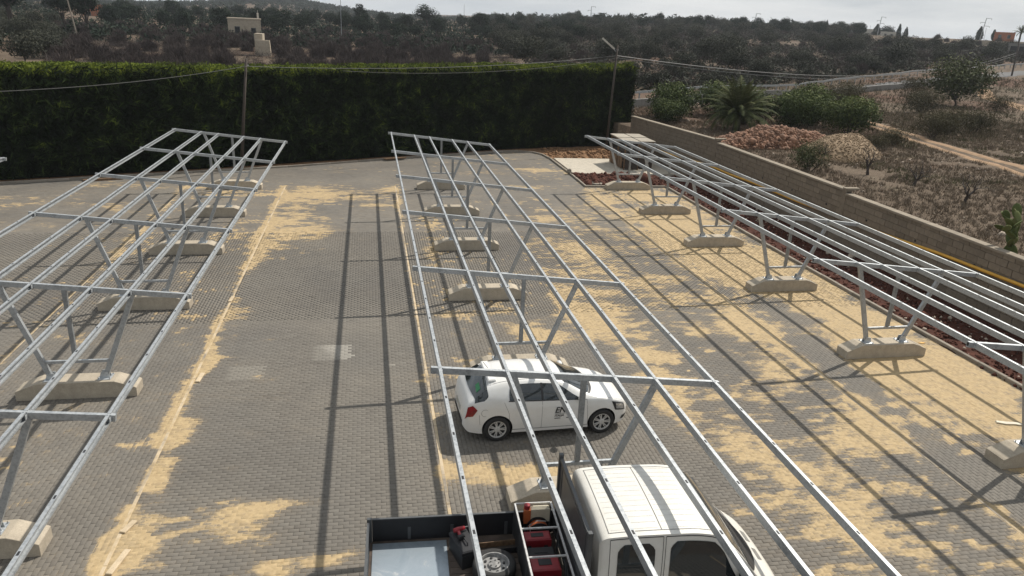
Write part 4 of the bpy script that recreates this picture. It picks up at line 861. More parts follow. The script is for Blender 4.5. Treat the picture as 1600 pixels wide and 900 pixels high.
def pickup():
    t = thing('pickup_truck', 'white double cab dropside pickup with black bed at the bottom of the photo', 'truck', (3.05, 8.97, 0), R(-2.3))
    bpy.context.view_layer.update()
    cab = thing('cab_holder', None, None); cab.parent = t; cab.location = (.05, 0, 0)
    sh = Shell([(0, 2.20), (.05, 2.265), (.15, 2.295), (.7, 2.315), (1.4, 2.305), (1.75, 2.26), (1.95, 2.17), (2.3, 1.83), (2.66, 1.42), (2.85, 1.30), (3.05, 1.19), (3.2, 1.03), (3.28, .85), (3.30, .7)],
               [(0, 1.38), (1, 1.36), (2, 1.32), (2.6, 1.24), (3.0, 1.10), (3.2, .92), (3.30, .66)],
               [(0, .97), (.05, .99), (1.0, 1.0), (2.2, .995), (2.6, .97), (2.9, .88), (3.1, .74), (3.22, .55), (3.30, .36)],
               [(0, .42), (2.8, .36), (3.30, .40)], .075, .012, .045)
    xs_ = sorted(set([0, .01, .03, .05, .08, .12]+[round(v, 3) for v in np.arange(.16, 2.9, .08)]+[2.95, 3.0, 3.05, 3.1, 3.15, 3.2, 3.24, 3.27, 3.30]))
    sh.body('cab', xs_, [M['vanwhite'], M['black']], cab, (2.35,), (.40, .36), .92)
    sh.patch('windshield', 'roof', lambda t: 1.96-.02*abs(2*t-1)**2, lambda t: 2.66-.22*abs(2*t-1)**2, -.93, .93, M['glass'], cab, off=.008, nk=14)
    sh.patch('cowl', 'roof', lambda t: 2.62-.22*abs(2*t-1)**2, lambda t: 2.87-.34*abs(2*t-1)**2, -.97, .97, M['black'], cab, off=.010, nk=16)
    for v in (-.42, .12): sh.patch('bonnet_vent', 'roof', lambda t: 2.92, lambda t: 3.0, v, v+.32, M['grey'], cab, off=.006, nx=4, nk=4)
    for k in range(13):
        v = -.84+k*.14; RW = .007
        if abs(v) > .9: continue
        sh.patch('roof_rib', 'roof', lambda t: .20, lambda t: .93, v-RW, v+RW, M['ribline'], cab, off=.002, nx=8, nk=1); sh.patch('roof_rib', 'roof', lambda t: 1.02, lambda t: 1.62, v-RW, v+RW, M['ribline'], cab, off=.002, nx=8, nk=1)
    for x in (.155, .975): sh.patch('roof_seam', 'roof', lambda t: x-.006, lambda t: x+.006, -.90, .90, M['vanseam'], cab, off=.004, nx=1, nk=12)
    for v in (-.90, .90): sh.patch('roof_seam', 'roof', lambda t: .15, lambda t: 1.75, v-.006, v+.006, M['vanseam'], cab, off=.004, nx=10, nk=1)
    def rounded(name, x0, x1, slant, k0, k1):
        sh.patch(name, 'side', lambda t: x0+.10*max(0, 1-t/.18)**2+.10*max(0, (t-.82)/.18)**2, lambda t: x1-slant*t-.10*max(0, 1-t/.18)**2-.10*max(0, (t-.82)/.18)**2, k0, k1, M['glass'], cab, off=.006, nx=10, nk=14)
    rounded('rear_door_window', .28, .86, 0, .06, .86); rounded('front_door_window', 1.10, 2.38, .48, .06, .88)
    for fx in (lambda t: .16, lambda t: .98, lambda t: 1.02): seam(sh, cab, 'side', fx, 0, .96, w=.008, off=.003); seam(sh, cab, 'lower', fx, .05, .999, w=.008, off=.003)
    sh.patch('panel_gap', 'side', lambda t: .16, lambda t: .98, .955, .97, M['seam'], cab, off=.003, nx=8, nk=1); sh.patch('panel_gap', 'side', lambda t: 1.02, lambda t: 1.86, .955, .97, M['seam'], cab, off=.003, nx=8, nk=1)
    seam(sh, cab, 'lower', lambda t: 2.05, .05, .99, w=.008)
    sh.patch('headlight', 'lower', lambda t: 2.93, lambda t: 3.20, .70, .97, M['lamp'], cab, off=.008)
    MB().box(3.292, 3.32, -.30, .30, .55, .70).build('grille', M['black'], cab)
    for sg in (-1, 1):
        mb = MB(); mb.bbox(2.20, 2.38, min(sg*1.03, sg*1.26), max(sg*1.03, sg*1.26), 1.35, 1.72, .03); mi = mb.build('mirror', M['black'], cab)
        for z in (1.42, 1.62): MB().tube([(2.28, sg*.95, z), (2.28, sg*1.06, z)], .02, 6).build('mirror_arm', M['black'], mi)
    for y in (-.86, .86): wheel(cab, 2.35, y, .35, .23, 1)
    cab.scale.x = .95; bpy.context.view_layer.update(); flatten(t, cab)
    for y in (-.80, .80): wheel(t, -1.75, y, .35, .24, 1)
    # chassis and dropside bed; bed runs from x=-3.22 to -0.12
    MB().box(-3.1, 1.2, -.42, .42, .50, .72).build('chassis', M['black'], t)
    BX0, BX1, BW = -3.24, -.16, 1.06
    fl = MB(); fl.box(BX0, BX1, -BW+.03, BW-.03, .78, .90); recalc(fl.build('bed_floor', M['floorwood'], t).data)
    for k in range(14):
        y = -BW+.06+k*.144; mb = MB(); mb.bbox(-1.94, BX1-.03, y, y+.136, .9015, .914, .003); mb.build('floor_plank', M['floorwood'], t)
    MB().bbox(BX0+.075, -1.97, -BW+.06, BW-.10, .9015, .912, .003).build('floor_sheet', M['alu'], t)
    for sg in (-1, 1):
        y0, y1 = sorted((sg*(BW-.03), sg*BW)); b = MB(); b.bbox(BX0+.07, BX1, y0, y1, .80, 1.32, .006); s_ = b.build('side_board', M['blackpaint'], t)
        for x in (-2.6, -1.9, -1.0): MB().box(x, x+.05, min(sg*(BW-.045), sg*(BW-.032)), max(sg*(BW-.045), sg*(BW-.032)), .92, 1.16).build('hinge', M['greyframe'], s_)
        MB().box(BX0+.07, BX1, y0-.004, y1+.004, 1.321, 1.334).build('top_rail', M['greyframe'], s_)
    b = MB(); b.bbox(BX0, BX0+.03, -BW, BW, .80, 1.30, .006); tg = b.build('tailgate', M['blackpaint'], t)
    MB().box(BX0-.006, BX0+.036, -BW+.08, BW-.08, 1.301, 1.314).build('top_rail', M['greyframe'], tg)
    for sg in (-1, 1): MB().bbox(BX0-.01, BX0+.066, min(sg*(BW-.055), sg*(BW+.008)), max(sg*(BW-.055), sg*(BW+.008)), .78, 1.35, .004).build('corner_post', M['greyframe'], t)
    # headboard frame with dark mesh panel behind the cab
    hb = thing('headboard', None, None, (-.13, 0, 0)); hb.parent = t
    for y in (-.98, .98): MB().box(-.035, .035, y-.035, y+.035, .80, 2.46).build('upright', M['greyframe'], hb)
    for z in (.92, 1.42, 2.36): MB().box(-.026, .026, -.945, .945, z, z+.05).build('cross_bar', M['greyframe'], hb)
    MB().box(-.008, .008, -.945, .945, 1.471, 2.359).build('mesh_panel', M['darkpanel'], hb); MB().box(-.006, .006, -.945, .945, .971, 1.419).build('lower_panel', M['darkpanel'], hb)
    for y in (-.80, .80): MB().box(-.018, -.0085, y-.012, y+.012, 1.50, 2.33).build('panel_stiffener', M['greyframe'], hb)
    for z in (1.50, 2.30): MB().box(-.018, -.0085, -.78, .78, z, z+.02).build('panel_stiffener', M['greyframe'], hb)
    return t
M['ribline'] = simple('roof_crease', (.59, .575, .53), .6); M['floorwood'] = simple('dirty_plywood', (.075, .055, .042), .8, var=.45, scale=5); M['darkpanel'] = simple('dark_perforated_panel', (.045, .043, .045), .4, var=.3, scale=3)
truck = pickup(); bpy.context.view_layer.update()
TM = truck.matrix_world.copy(); RZ = R(-2.3)
def onbed(x, y, z=.915): return tuple(TM @ Vector((x, y, z)))
# steel rack with its cases
t = thing('tool_rack', 'open black steel rack across the pickup bed behind the cab', 'rack', onbed(-.55, .02), RZ)
RX0, RX1, RY0, RY1, RH = -.30, .30, -1.0, .96, .62
for x in (RX0, RX1):
    for y in (RY0, -.34, .32, RY1): MB().box(x-.013, x+.013, y-.013, y+.013, 0, RH-.0135).build('upright', M['greyframe'], t)
    MB().box(x-.014, x+.014, RY0, RY1, RH-.013, RH+.013).build('top_rail', M['hub'], t)
for y in (RY0, -.34, .32, RY1): MB().box(RX0+.0145, RX1-.0145, y-.012, y+.012, RH-.012, RH+.012).build('cross_bar', M['hub'], t)
MB().box(RX0+.014, RX1-.014, RY0+.014, RY1-.014, .02, .032).build('shelf', M['black'], t); MB().box(RX0-.010, RX0-.004, RY0+.014, RY1-.014, .04, .55).build('side_panel', M['black'], t)
def case(name, label, x, y, sx_, sy_, sz, mat, z=.948, rz=0):
    c = thing(name, label, 'tool case', onbed(x, y, z), RZ+rz); MB().bbox(-sx_/2, sx_/2, -sy_/2, sy_/2, 0, sz*.5, .01).build('case_body', mat, c); MB().bbox(-sx_/2, sx_/2, -sy_/2, sy_/2, sz*.5+.005, sz, .02).build('lid', mat, c)
    MB().tube([(-.09, -sy_/2-.0, sz*.5), (-.09, -sy_/2-.05, sz*.52), (.09, -sy_/2-.05, sz*.52), (.09, -sy_/2, sz*.5)], .012, 6).build('handle', M['black'], c)
    for i in (-1, 1): MB().box(i*sx_*.3-.03, i*sx_*.3+.03, -sy_/2-.012, -sy_/2-.001, sz*.35, sz*.68).build('latch', M['black'], c)
    MB().box(-.10, .10, -sy_*.2, sy_*.2, sz+.001, sz+.008).build('lid_panel', M['black'], c); return c
case('tool_case', 'red plastic tool case in the rack bay nearest the photo bottom edge', -.55, -.17, .46, .34, .36, M['redcase'])
case('tool_case', 'black tool case in the middle bay of the pickup rack', -.55, .15, .44, .22, .30, M['black'])
case('tool_case', 'dark red tool case just behind the middle bay of the pickup rack', -.56, .46, .44, .22, .36, M['redcase'])
c = thing('cable_reel', 'orange cable reel in the far bay of the pickup rack', 'cable reel', onbed(-.48, .77, 1.16), RZ)
m = Matrix.Rotation(math.pi/2, 4, 'X'); MB().lathe([(.0, -.09), (.19, -.09), (.19, -.075), (.12, -.07), (.12, .07), (.19, .075), (.19, .09), (0, .09)], 22, m).build('drum', M['black'], c); MB().lathe([(.121, -.066), (.165, -.05), (.172, 0), (.165, .05), (.121, .066)], 22, m).build('wound_cable', M['orange'], c, True)
MB().tube([(-.14, -.1, .0), (-.17, -.1, .18), (-.05, -.1, .26), (.1, -.1, .24)], .01, 6).build('frame_handle', M['hub'], c, True)
c = thing('jug', 'cream plastic jug with red cap at the far end of the pickup rack', 'jug', onbed(-.62, .80, 1.20), RZ); MB().bbox(.02, .34, .06, .16, .05, .33, .04).build('body', M['cream'], c); MB().lathe([(.05, .30), (.05, .37), (0, .375)], 14, Matrix.Translation((-.04, .1, 0))).build('cap', M['redcase'], c); MB().bbox(-.09, .02, .05, .15, .03, .31, .03).build('spout', M['orange'], c)
sp = thing('spare_wheel', 'spare wheel lying flat on the pickup bed planks', 'wheel', onbed(-1.28, .10, 1.03), RZ)
bpy.context.view_layer.update(); w_ = wheel(sp, 0, 0, .34, .22, 1, z=0, tilt=Matrix.Identity(4)); bpy.context.view_layer.update()
for ch in list(w_.children): ch.parent = sp
bpy.data.objects.remove(w_)
c = thing('tool_box', 'black lidded tool box standing on the pickup bed', 'tool box', onbed(-1.72, .52), RZ+R(-72))
MB().bbox(-.27, .27, -.14, .14, 0, .26, .015).build('box_body', M['black'], c); MB().bbox(-.28, .28, -.15, .15, .265, .33, .02).build('lid', M['blackpaint'], c); MB().tube([(-.15, 0, .33), (-.13, 0, .37), (.13, 0, .37), (.15, 0, .33)], .012, 6).build('handle', M['black'], c)
c = thing('cordless_drill', 'red cordless drill lying on the black tool box', 'drill', onbed(-1.78, .72, 1.25), RZ+R(20))
MB().tube([(-.10, 0, .05), (-.02, 0, .05), (.09, 0, .05)], [.035, .042, .03], 10).build('motor_housing', M['redcase'], c, True); MB().tube([(.09, 0, .05), (.15, 0, .05)], [.022, .014], 8).build('chuck', M['black'], c); MB().beam((-.03, 0, .04), (-.05, -.14, .04), .04, .045).build('grip', M['redcase'], c); MB().bbox(-.10, .01, -.20, -.14, .0, .07, .01).build('battery', M['black'], c)
c = thing('metal_channel', 'short rusty steel channel lying on the pickup bed beside the spare wheel', 'steel channel', onbed(-1.15, .62), RZ+R(4)); MB().box(-.33, .33, -.10, .10, 0, .012).build('web', M['polewood'], c); MB().box(-.33, .33, .088, .10, .0125, .11).build('flange', M['wood'], c); MB().box(-.33, .33, -.10, -.088, .0125, .11).build('flange', M['blackpaint'], c)

# ------------------------------------------------------------------ plants
def tz(x, y): return float(terrain(np.array([float(x)]), np.array([float(y)]))[0])
def limb_tree(seed, H, spread, depth, n0, r0, droop=0.0, up_=.35, ratio=.68, sides=4, trunk_h=.25):
    """branching skeleton -> (trunk MB, twig MB, tip points)"""
    g = random.Random(seed); tr = MB(); tw = MB(); tips = []
    def grow(p, d, L, r, lev):
        n = 3; pts = [p]; rad = [r]
        for i in range(n):
            d = (d+Vector((g.gauss(0, .16), g.gauss(0, .16), g.gauss(0, .10)+up_*.12-droop*.1*lev))).normalized(); p = p+d*(L/n); pts.append(p); rad.append(r*(1-.38*(i+1)/n))
        (tr if lev <= 1 else tw).tube(pts, rad, sides if lev < 2 else 3, False, g.uniform(.3, .7))
        if lev >= depth: tips.append(p); return
        k = n0 if lev == 0 else g.choice((2, 3, 3))
        for i in range(k):
            a = 2*math.pi*(i+g.uniform(-.3, .3))/k; s = spread*g.uniform(.7, 1.25); side = d.cross(Vector((math.cos(a), math.sin(a), .3))).normalized()
            nd = (d*1.0+side*s+Vector((0, 0, up_))).normalized(); grow(pts[-1 if i % 2 == 0 or lev == 0 else -2], nd, L*ratio*g.uniform(.8, 1.2), rad[-1]*.78, lev+1)
    grow(Vector((0, 0, -.15)), Vector((g.gauss(0, .1), g.gauss(0, .1), 1)).normalized(), H*trunk_h, r0, 0)
    return tr, tw, tips
def bare_proto(seed, H, thick=1.0, twigs=700, fuzz=.9):
    tr, tw, tips = limb_tree(seed, H, 1.05, 4, 6, .030*H*.5, 0, .34, .86, 4, .07)
    P = np.array([tuple(t) for t in tips]); k = max(1, int(twigs/len(P))); g = np.random.default_rng(seed)
    low = g.random(len(P)*k)**.7; base = np.repeat(P, k, 0)*np.stack([.35+.65*low, .35+.65*low, .12+.88*low], 1)+g.normal(0, .07*H, (len(P)*k, 3)); base[:, 2] = np.abs(base[:, 2]); d = g.normal(0, .45, base.shape)+np.array([0, 0, 1.1])+(base-np.array([0, 0, H*.35]))/H*1.4
    d /= np.linalg.norm(d, axis=1)[:, None]; L = g.uniform(.06, .16, len(base))[:, None]*H*fuzz; w = np.cross(d, g.normal(size=d.shape)); w /= np.linalg.norm(w, axis=1)[:, None]; w *= .0040*H*thick
    v = np.stack([base-w, base+w, base+d*L], 1).reshape(-1, 3); f = np.arange(len(v)).reshape(-1, 3)
    tv = np.array(tw.v); tf = tw.f
    q = MB(); q.v = [tuple(x) for x in v]; q.f = [tuple(int(i) for i in x) for x in f]; q.tone = list(np.repeat(g.uniform(.2, .8, len(base)), 3)); q.add(tw.v, tw.f, .45)
    return tr.mesh('trunk', M['bark']), q.mesh('crown', M['twig'])
def leafy_proto(seed, H, W, mat, n=2600, leaf=.16, clumps=26, trunk=True, low=.25, flat=1.0, asp=.5, top=1.0, dark=.25):
    g = np.random.default_rng(seed); c = g.normal(size=(clumps, 3)); c /= np.linalg.norm(c, axis=1)[:, None]; c *= g.uniform(.35, .78, clumps)[:, None]
    c[:, 2] = np.abs(c[:, 2])*g.choice([1, 1, -.6], clumps); C_ = c*np.array([W/2, W/2, H*(1-low)/2*flat])+np.array([0, 0, H*(low+(1-low)/2)])
    rr = g.uniform(.16, .30, clumps)*W; i = g.integers(0, clumps, n); d = g.normal(size=(n, 3)); d /= np.linalg.norm(d, axis=1)[:, None]; rad = g.uniform(.55, 1.08, n)**.6
    P = C_[i]+d*(rr[i]*rad)[:, None]*np.array([1, 1, .8]); P[:, 2] = np.maximum(P[:, 2], .05*H)
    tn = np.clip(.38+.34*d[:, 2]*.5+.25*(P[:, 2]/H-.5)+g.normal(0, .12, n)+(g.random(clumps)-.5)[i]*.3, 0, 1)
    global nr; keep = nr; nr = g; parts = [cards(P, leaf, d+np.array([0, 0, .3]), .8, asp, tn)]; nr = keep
    cm = cardmesh('crown', parts, mat); tr = MB()
    if trunk:
        tr.tube([(0, 0, -.2), (.03*H, 0, H*low*.6), (0, .02*H, H*low*1.3)], [.045*H*.6, .035*H*.6, .028*H*.6], 6)
        for k in range(5): tr.tube([(0, .02*H, H*low*1.1), tuple(C_[k]*.8+np.array([0, 0, H*.1])), tuple(C_[k])], [.022*H*.6, .014*H*.6, .006*H*.6], 5)
    else:
        for k in range(6): tr.tube([(0, 0, -.1), tuple(C_[k]*.5), tuple(C_[k])], [.02*H, .014*H, .006*H], 5)
    return tr.mesh('trunk', M['bark']), cm
def where(x, y, marks, depth):
    az = math.degrees(math.atan2(x, y)); D = math.hypot(x, y)
    return [n for lim, n in depth if D < lim][0], [n for lim, n in marks if az < lim][0]
def plant(name, protos, x, y, label, cat, group=None, s=1.0, z=None, rz=None, sz=None):
    if isinstance(label, tuple): label = label[0].format(*where(x, y, *label[1:]))
    t = thing(name, label, cat, (x, y, (tz(x, y) if z is None else z)-.05), rng.uniform(0, 6.28) if rz is None else rz, group); t.scale = (s, s, s*(sz or rng.uniform(.9, 1.12)))
    tr, cm = protos; link_mesh('trunk', tr, t); link_mesh('crown', cm, t); return t
BARE = [bare_proto(100+i, 4.6, 1.5, 4200, 1.1) for i in range(5)]
OLIVE = [leafy_proto(200+i, 4.0, 5.2, M['olive'], 3400, .13, 30, low=.10) for i in range(5)]
PINE = [leafy_proto(300+i, 6.2, 6.0, M['pine'], 2900, .20, 24, low=.12) for i in range(4)]
SCRUB = [leafy_proto(400+i, 1.8, 3.0, M['olive'], 1100, .13, 16, False, low=.05) for i in range(3)]
def at_az(az, D): return D*math.sin(R(az)), D*math.cos(R(az))
def free(x, y, lst, d): return all((x-a)**2+(y-b)**2 > d*d for a, b in lst)
ROAD = [(12, 65.5), (28, 76), (38, 83), (51, 91.6), (75, 108), (94.5, 119), (142, 145.5), (200, 175), (300, 230)]
def beyond(x, y, m=5.0): return y > np.interp(x, [p[0] for p in ROAD], [p[1] for p in ROAD])+m
def scatter(n, az0, az1, d0, d1, gap, bias=1.0, avoid=()):
    out = []; tries = 0
    while len(out) < n and tries < n*60:
        tries += 1; az = rng.uniform(az0, az1); D = d0+(d1-d0)*rng.random()**bias; x, y = at_az(az, D)
        if not free(x, y, out, gap*(.7+D/250)): continue
        if az > 11 and not beyond(x, y): continue
        if any(a0 < az < a1 and e0 < D < e1 for a0, a1, e0, e1 in avoid): continue
        out.append((x, y))
    return out
# the bare grey brown thicket behind the hedge
MKL = [(-16.5, 'at its left end'), (-11.5, 'left of the stone house'), (-7.5, 'before the stone house'), (-3.5, 'right of the stone house'), (1.2, 'around the slender pole'), (5.5, 'under the round dark tree'), (99, 'at its right end')]
MKR = [(15.5, 'behind the hedge end'), (19.5, 'behind the lamp pole'), (24, 'above the date palm'), (28.5, 'between the two offset power poles'), (33, 'above the large green bush'), (36.5, 'below the white house'), (40, 'behind the leafy green tree'), (99, 'below the terracotta villa')]
LAB = ('leafless grey brown tree {} of the thicket, {}', MKL, [(110, 'in the front row'), (150, 'in the middle'), (9999, 'at the back')])
av = [(-8.6, -6.2, 60, 128), (-24, -20.5, 60, 150)]
for x, y in scatter(230, -20.6, 9, 84, 215, 2.2, 1.15, av): plant('bare_tree', rng.choice(BARE), x, y, LAB, 'tree', 'leafless trees of the thicket', rng.uniform(.9, 1.3)*(1.0 if math.hypot(x, y) < 150 else .9))
DPR = [(190, 'low on'), (270, 'halfway up'), (9999, 'high on')]
for az, D, s_, lab in ((-9.7, 158, 1.15, 'leafless tree covering the left part of the stone house'), (-9.1, 150, 1.05, 'leafless tree before the stone house window'), (-8.3, 162, 1.2, 'leafless tree covering the right part of the stone house'), (-10.4, 150, 1.1, 'leafless tree just left of the stone house')): x, y = at_az(az, D); plant('bare_tree', BARE[int(D) % 5], x, y, lab, 'tree', None, s_)
LAB2 = ('leafless brown tree {} the far slope, {}', MKR, DPR)
for x, y in scatter(105, 10, 46, 135, 400, 5.5, .8, [(17.5, 19.2, 100, 150), (28.5, 31, 120, 230), (34.8, 38.6, 250, 500)]): plant('bare_tree', rng.choice(BARE), x, y, LAB2, 'tree', 'bare trees on the far slope', rng.uniform(.8, 1.15))
LAB3 = ('grey green olive tree {} the far slope, {}', MKR, DPR)
for x, y in scatter(165, 9, 46, 118, 400, 5.2, .75, [(28.8, 31, 120, 220), (34.5, 48, 290, 500)]): plant('olive_tree', rng.choice(OLIVE), x, y, LAB3, 'tree', 'olive trees on the far slope', rng.uniform(.75, 1.2))
for x, y in scatter(22, -24, -19.8, 100, 205, 4.8): plant('olive_tree', rng.choice(OLIVE), x, y, ('low olive tree {} of the upper left grove, {}', [(-22.3, 'near the photo edge'), (99, 'next to the thicket')], [(135, 'in the front'), (170, 'in the middle'), (999, 'at the back')]), 'tree', 'olive trees of the left grove', rng.uniform(.7, .95))
for x, y in scatter(70, -20, 16, 190, 330, 6.0, 1.0, [(-19.6, -17.2, 190, 400)]): plant('dark_tree', rng.choice(PINE), x, y, ('dark evergreen standing {} the thicket, {}', MKL[:-1]+[(12, 'at its right end'), (99, 'behind the lamp pole')], [(240, 'close behind'), (999, 'far behind')]), 'tree', 'dark evergreens behind the thicket', rng.uniform(.62, .95))
for x, y in scatter(60, 14, 34.5, 330, 470, 7.0): plant('dark_tree', rng.choice(PINE), x, y, ('dark evergreen {} the skyline, {}', MKR, [(400, 'just below'), (999, 'right on')]), 'tree', 'dark evergreens along the skyline', rng.uniform(.7, 1.05))
for x, y in scatter(46, 17, 45, 92, 175, 4.5): plant('scrub_bush', rng.choice(SCRUB), x, y, ('low grey green bush {} the guardrail, {}', MKR, [(115, 'close beyond'), (999, 'farther beyond')]), 'bush', 'low bushes beyond the guardrail', rng.uniform(.7, 1.2))
def undergrowth(name, n, az0, az1, d0, d1, mat, h, label, pw=1.0, m=30, thr=.0, tw=False):
    g = nr; az = g.uniform(az0, az1, n); D = d0+(d1-d0)*g.random(n)**pw; x = D*np.sin(np.radians(az)); y = D*np.cos(np.radians(az)); k = (fbm(x*.07, y*.07, 91) > thr) & ((az < 11) | beyond(x, y, 4)) & ((az < 34) | (D < 300)) & ~((az < -17.2) & (az > -19.6) & (D > 235)); x, y = x[k], y[k]; n = len(x)
    z = terrain(x, y); r = g.uniform(.5, 1.25, n)*h; d = g.normal(size=(n, m, 3)); d /= np.linalg.norm(d, axis=2)[..., None]; d[..., 2] = np.abs(d[..., 2])
    P = (np.stack([x, y, z], 1)[:, None]+d*(r[:, None]*g.uniform(.4, 1.05, (n, m)))[..., None]*np.array([1.1, 1.1, 1.0])).reshape(-1, 3)
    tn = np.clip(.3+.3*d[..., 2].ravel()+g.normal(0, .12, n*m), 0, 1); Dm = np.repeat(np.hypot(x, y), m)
    if tw: parts = [cards(P, .42*h*np.ones(len(P)), np.cross(d.reshape(-1, 3), g.normal(size=(len(P), 3))), .5, .045, tn, True)]
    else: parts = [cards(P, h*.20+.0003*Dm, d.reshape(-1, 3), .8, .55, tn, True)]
    tag(link_mesh(name, cardmesh(name, parts, mat)), label, 'undergrowth', kind='stuff')
undergrowth('brushwood', 1100, -20.5, 11, 82, 210, M['twig'], 1.2, 'dense grey brown brushwood filling the thicket behind the hedge', 1.2, 60, .0, True)
undergrowth('dark_scrub', 2600, -25, 14, 150, 420, M['pine'], 2.0, 'dark evergreen scrub behind the leafless thicket', 1.0, 24, .30)
undergrowth('grey_scrub', 6000, 12, 47, 92, 420, M['olive'], 1.6, 'grey green scrub covering the far slope', .9, 26, .36)
undergrowth('brushwood', 3200, 12, 47, 92, 400, M['twig'], 1.9, 'grey brown brushwood between the olives of the far slope', .9, 36, .33, True)
undergrowth('grey_scrub', 1500, 33, 48, 285, 430, M['olive'], 1.0, 'low grey scrub below the white house and the terracotta villa', 1.0, 22, .0)
# a wood on the far hills
def far_wood():
    n = 4800; g = nr; az = g.uniform(-27, 33.5, n); D = g.uniform(480, 1500, n); x = D*np.sin(np.radians(az)); y = D*np.cos(np.radians(az)); z = terrain(x, y); k = g.uniform(3.0, 6.5, n)
    k = np.where(az < 8, k*.5, k)
    hxx = g.normal(-92, 75, 1800); hyy = g.normal(870, 90, 1800); x = np.concatenate([x, hxx]); y = np.concatenate([y, hyy]); z = terrain(x, y); k = np.concatenate([k, g.uniform(2.4, 4.5, len(hxx))]); n = len(x)
    m = 26; d = g.normal(size=(n, m, 3)); d /= np.linalg.norm(d, axis=2)[..., None]; P = np.stack([x, y, z+k*.55], 1)[:, None]+d*(k*.55)[:, None, None]*g.uniform(.5, 1.1, (n, m, 1)); P = P.reshape(-1, 3)
    parts = [cards(P, np.repeat(k*.26, m), d.reshape(-1, 3), .8, .6, np.clip(.5+.25*d[..., 2].ravel()+g.normal(0, .1, n*m), 0, 1), True)]
    tag(link_mesh('far_wood', cardmesh('far_wood', parts, M['pine'])), 'distant wooded hills along the horizon', 'wood', kind='stuff')
far_wood()
# trees that stand out on the skyline
def special(name, seed, H, W, x, y, ztop, label, mat='pine', n=3000, leaf=.2, low=.3, cl=26, **k):
    z = ztop-H; pr_ = leafy_proto(seed, H, W, M[mat], n, leaf, cl, low=low, **k); t = plant(name, pr_, x, y, label, 'tree', None, 1.0, z+.05, 0, 1.0); return t
special('umbrella_pine', 501, 8.2, 8.4, 19.4, 259.3, 13.0, 'large round dark tree rising above the skyline behind the thicket')
special('dark_tree', 502, 7, 4.2, -2.3, 260, 12.2, 'narrow ragged dark tree on the skyline left of the big round one', n=1800, cl=12)
special('dark_tree', 503, 7.0, 5.4, -28.0, 218, 9.4, 'left of the flat topped dark evergreens right of the stone house'); special('dark_tree', 504, 7.0, 6.0, -22.5, 219, 9.3, 'right of the flat topped dark evergreens beside the stone house')
special('dark_tree', 505, 5.5, 7.5, -41, 236, 7.4, 'broad dark evergreen just above the stone house roof'); special('dark_tree', 506, 5.5, 7.0, -34, 238, 7.3, 'lower dark evergreen behind the stone house chimney')
special('pine_tree', 507, 11, 7.5, -60.5, 149, 12.6, 'tall pine with bare lower trunk at the upper left corner', low=.5, n=3200); special('pine_tree', 508, 10.5, 6.0, -64.5, 158, 12.0, 'second tall pine behind the one at the upper left corner', low=.5)
special('dark_tree', 509, 10, 6.4, -56.3, 160.6, 12.2, 'dense dark tall evergreen left of the terracotta house'); special('dark_tree', 510, 10, 5, -53, 163, 11.6, 'dark evergreen touching the right side of the dense tall one')
special('dark_tree', 511, 6.5, 9.5, 282.9, 388, 15.6, 'dome shaped dark tree behind the white house', n=2600, leaf=.3)
special('dark_tree', 513, 6.5, 8, 222, 356, 15.8, 'leftmost rounded dark tree of the skyline group left of the white house', leaf=.28); special('dark_tree', 514, 7, 7.5, 230, 352, 16.2, 'tallest dark tree of the skyline group left of the white house', leaf=.28); special('dark_tree', 515, 6, 9, 214, 362, 15.2, 'broad dark tree ending the skyline group on the left', leaf=.28)
special('dark_tree', 516, 4.6, 6.0, 35.4, 247.5, 11.0, 'broad dark tree on the skyline right of the big round one')
special('broadleaf_tree', 517, 5.6, 8.4, 69.8, 80.4, 7.3, 'leafy green tree by the far end of the dirt track', 'fennel', 5200, .17, .12, 34)
def cypress(x, y, ztop, H, W, label):
    g = np.random.default_rng(int(x)); n = 900; q = g.random(n); a = g.uniform(0, 6.28, n); r = W/2*np.sin(np.pi*(q**.75)*.93+.12)*g.uniform(.7, 1.05, n); P = np.stack([r*np.cos(a), r*np.sin(a), q*H], 1); d = np.stack([np.cos(a), np.sin(a), .6+0*a], 1)
    t = thing('cypress_tree', label, 'cypress', (x, y, ztop-H)); link_mesh('crown', cardmesh('crown', [cards(P, .42, d, .5, .4, np.clip(.4+g.normal(0, .15, n), 0, 1))], M['pine']), t); MB().tube([(0, 0, -.3), (0, 0, H*.4)], .16, 6).build('trunk', M['bark'], t)
cypress(269.9, 360.6, 16.9, 7.0, 2.2, 'taller of two slim cypresses right of the white house'); cypress(273.3, 359.5, 15.5, 5.6, 2.2, 'shorter of two slim cypresses right of the white house')
cypress(278.1, 315.3, 16.7, 6.2, 3.0, 'wide cypress in front of a power pole near the right edge'); cypress(295.6, 326.4, 15.9, 4.6, 1.8, 'small cypress just left of the terracotta house on the skyline'); cypress(278.8, 391.1, 17.0, 6.4, 4.0, 'pointed conifer directly behind the white house')
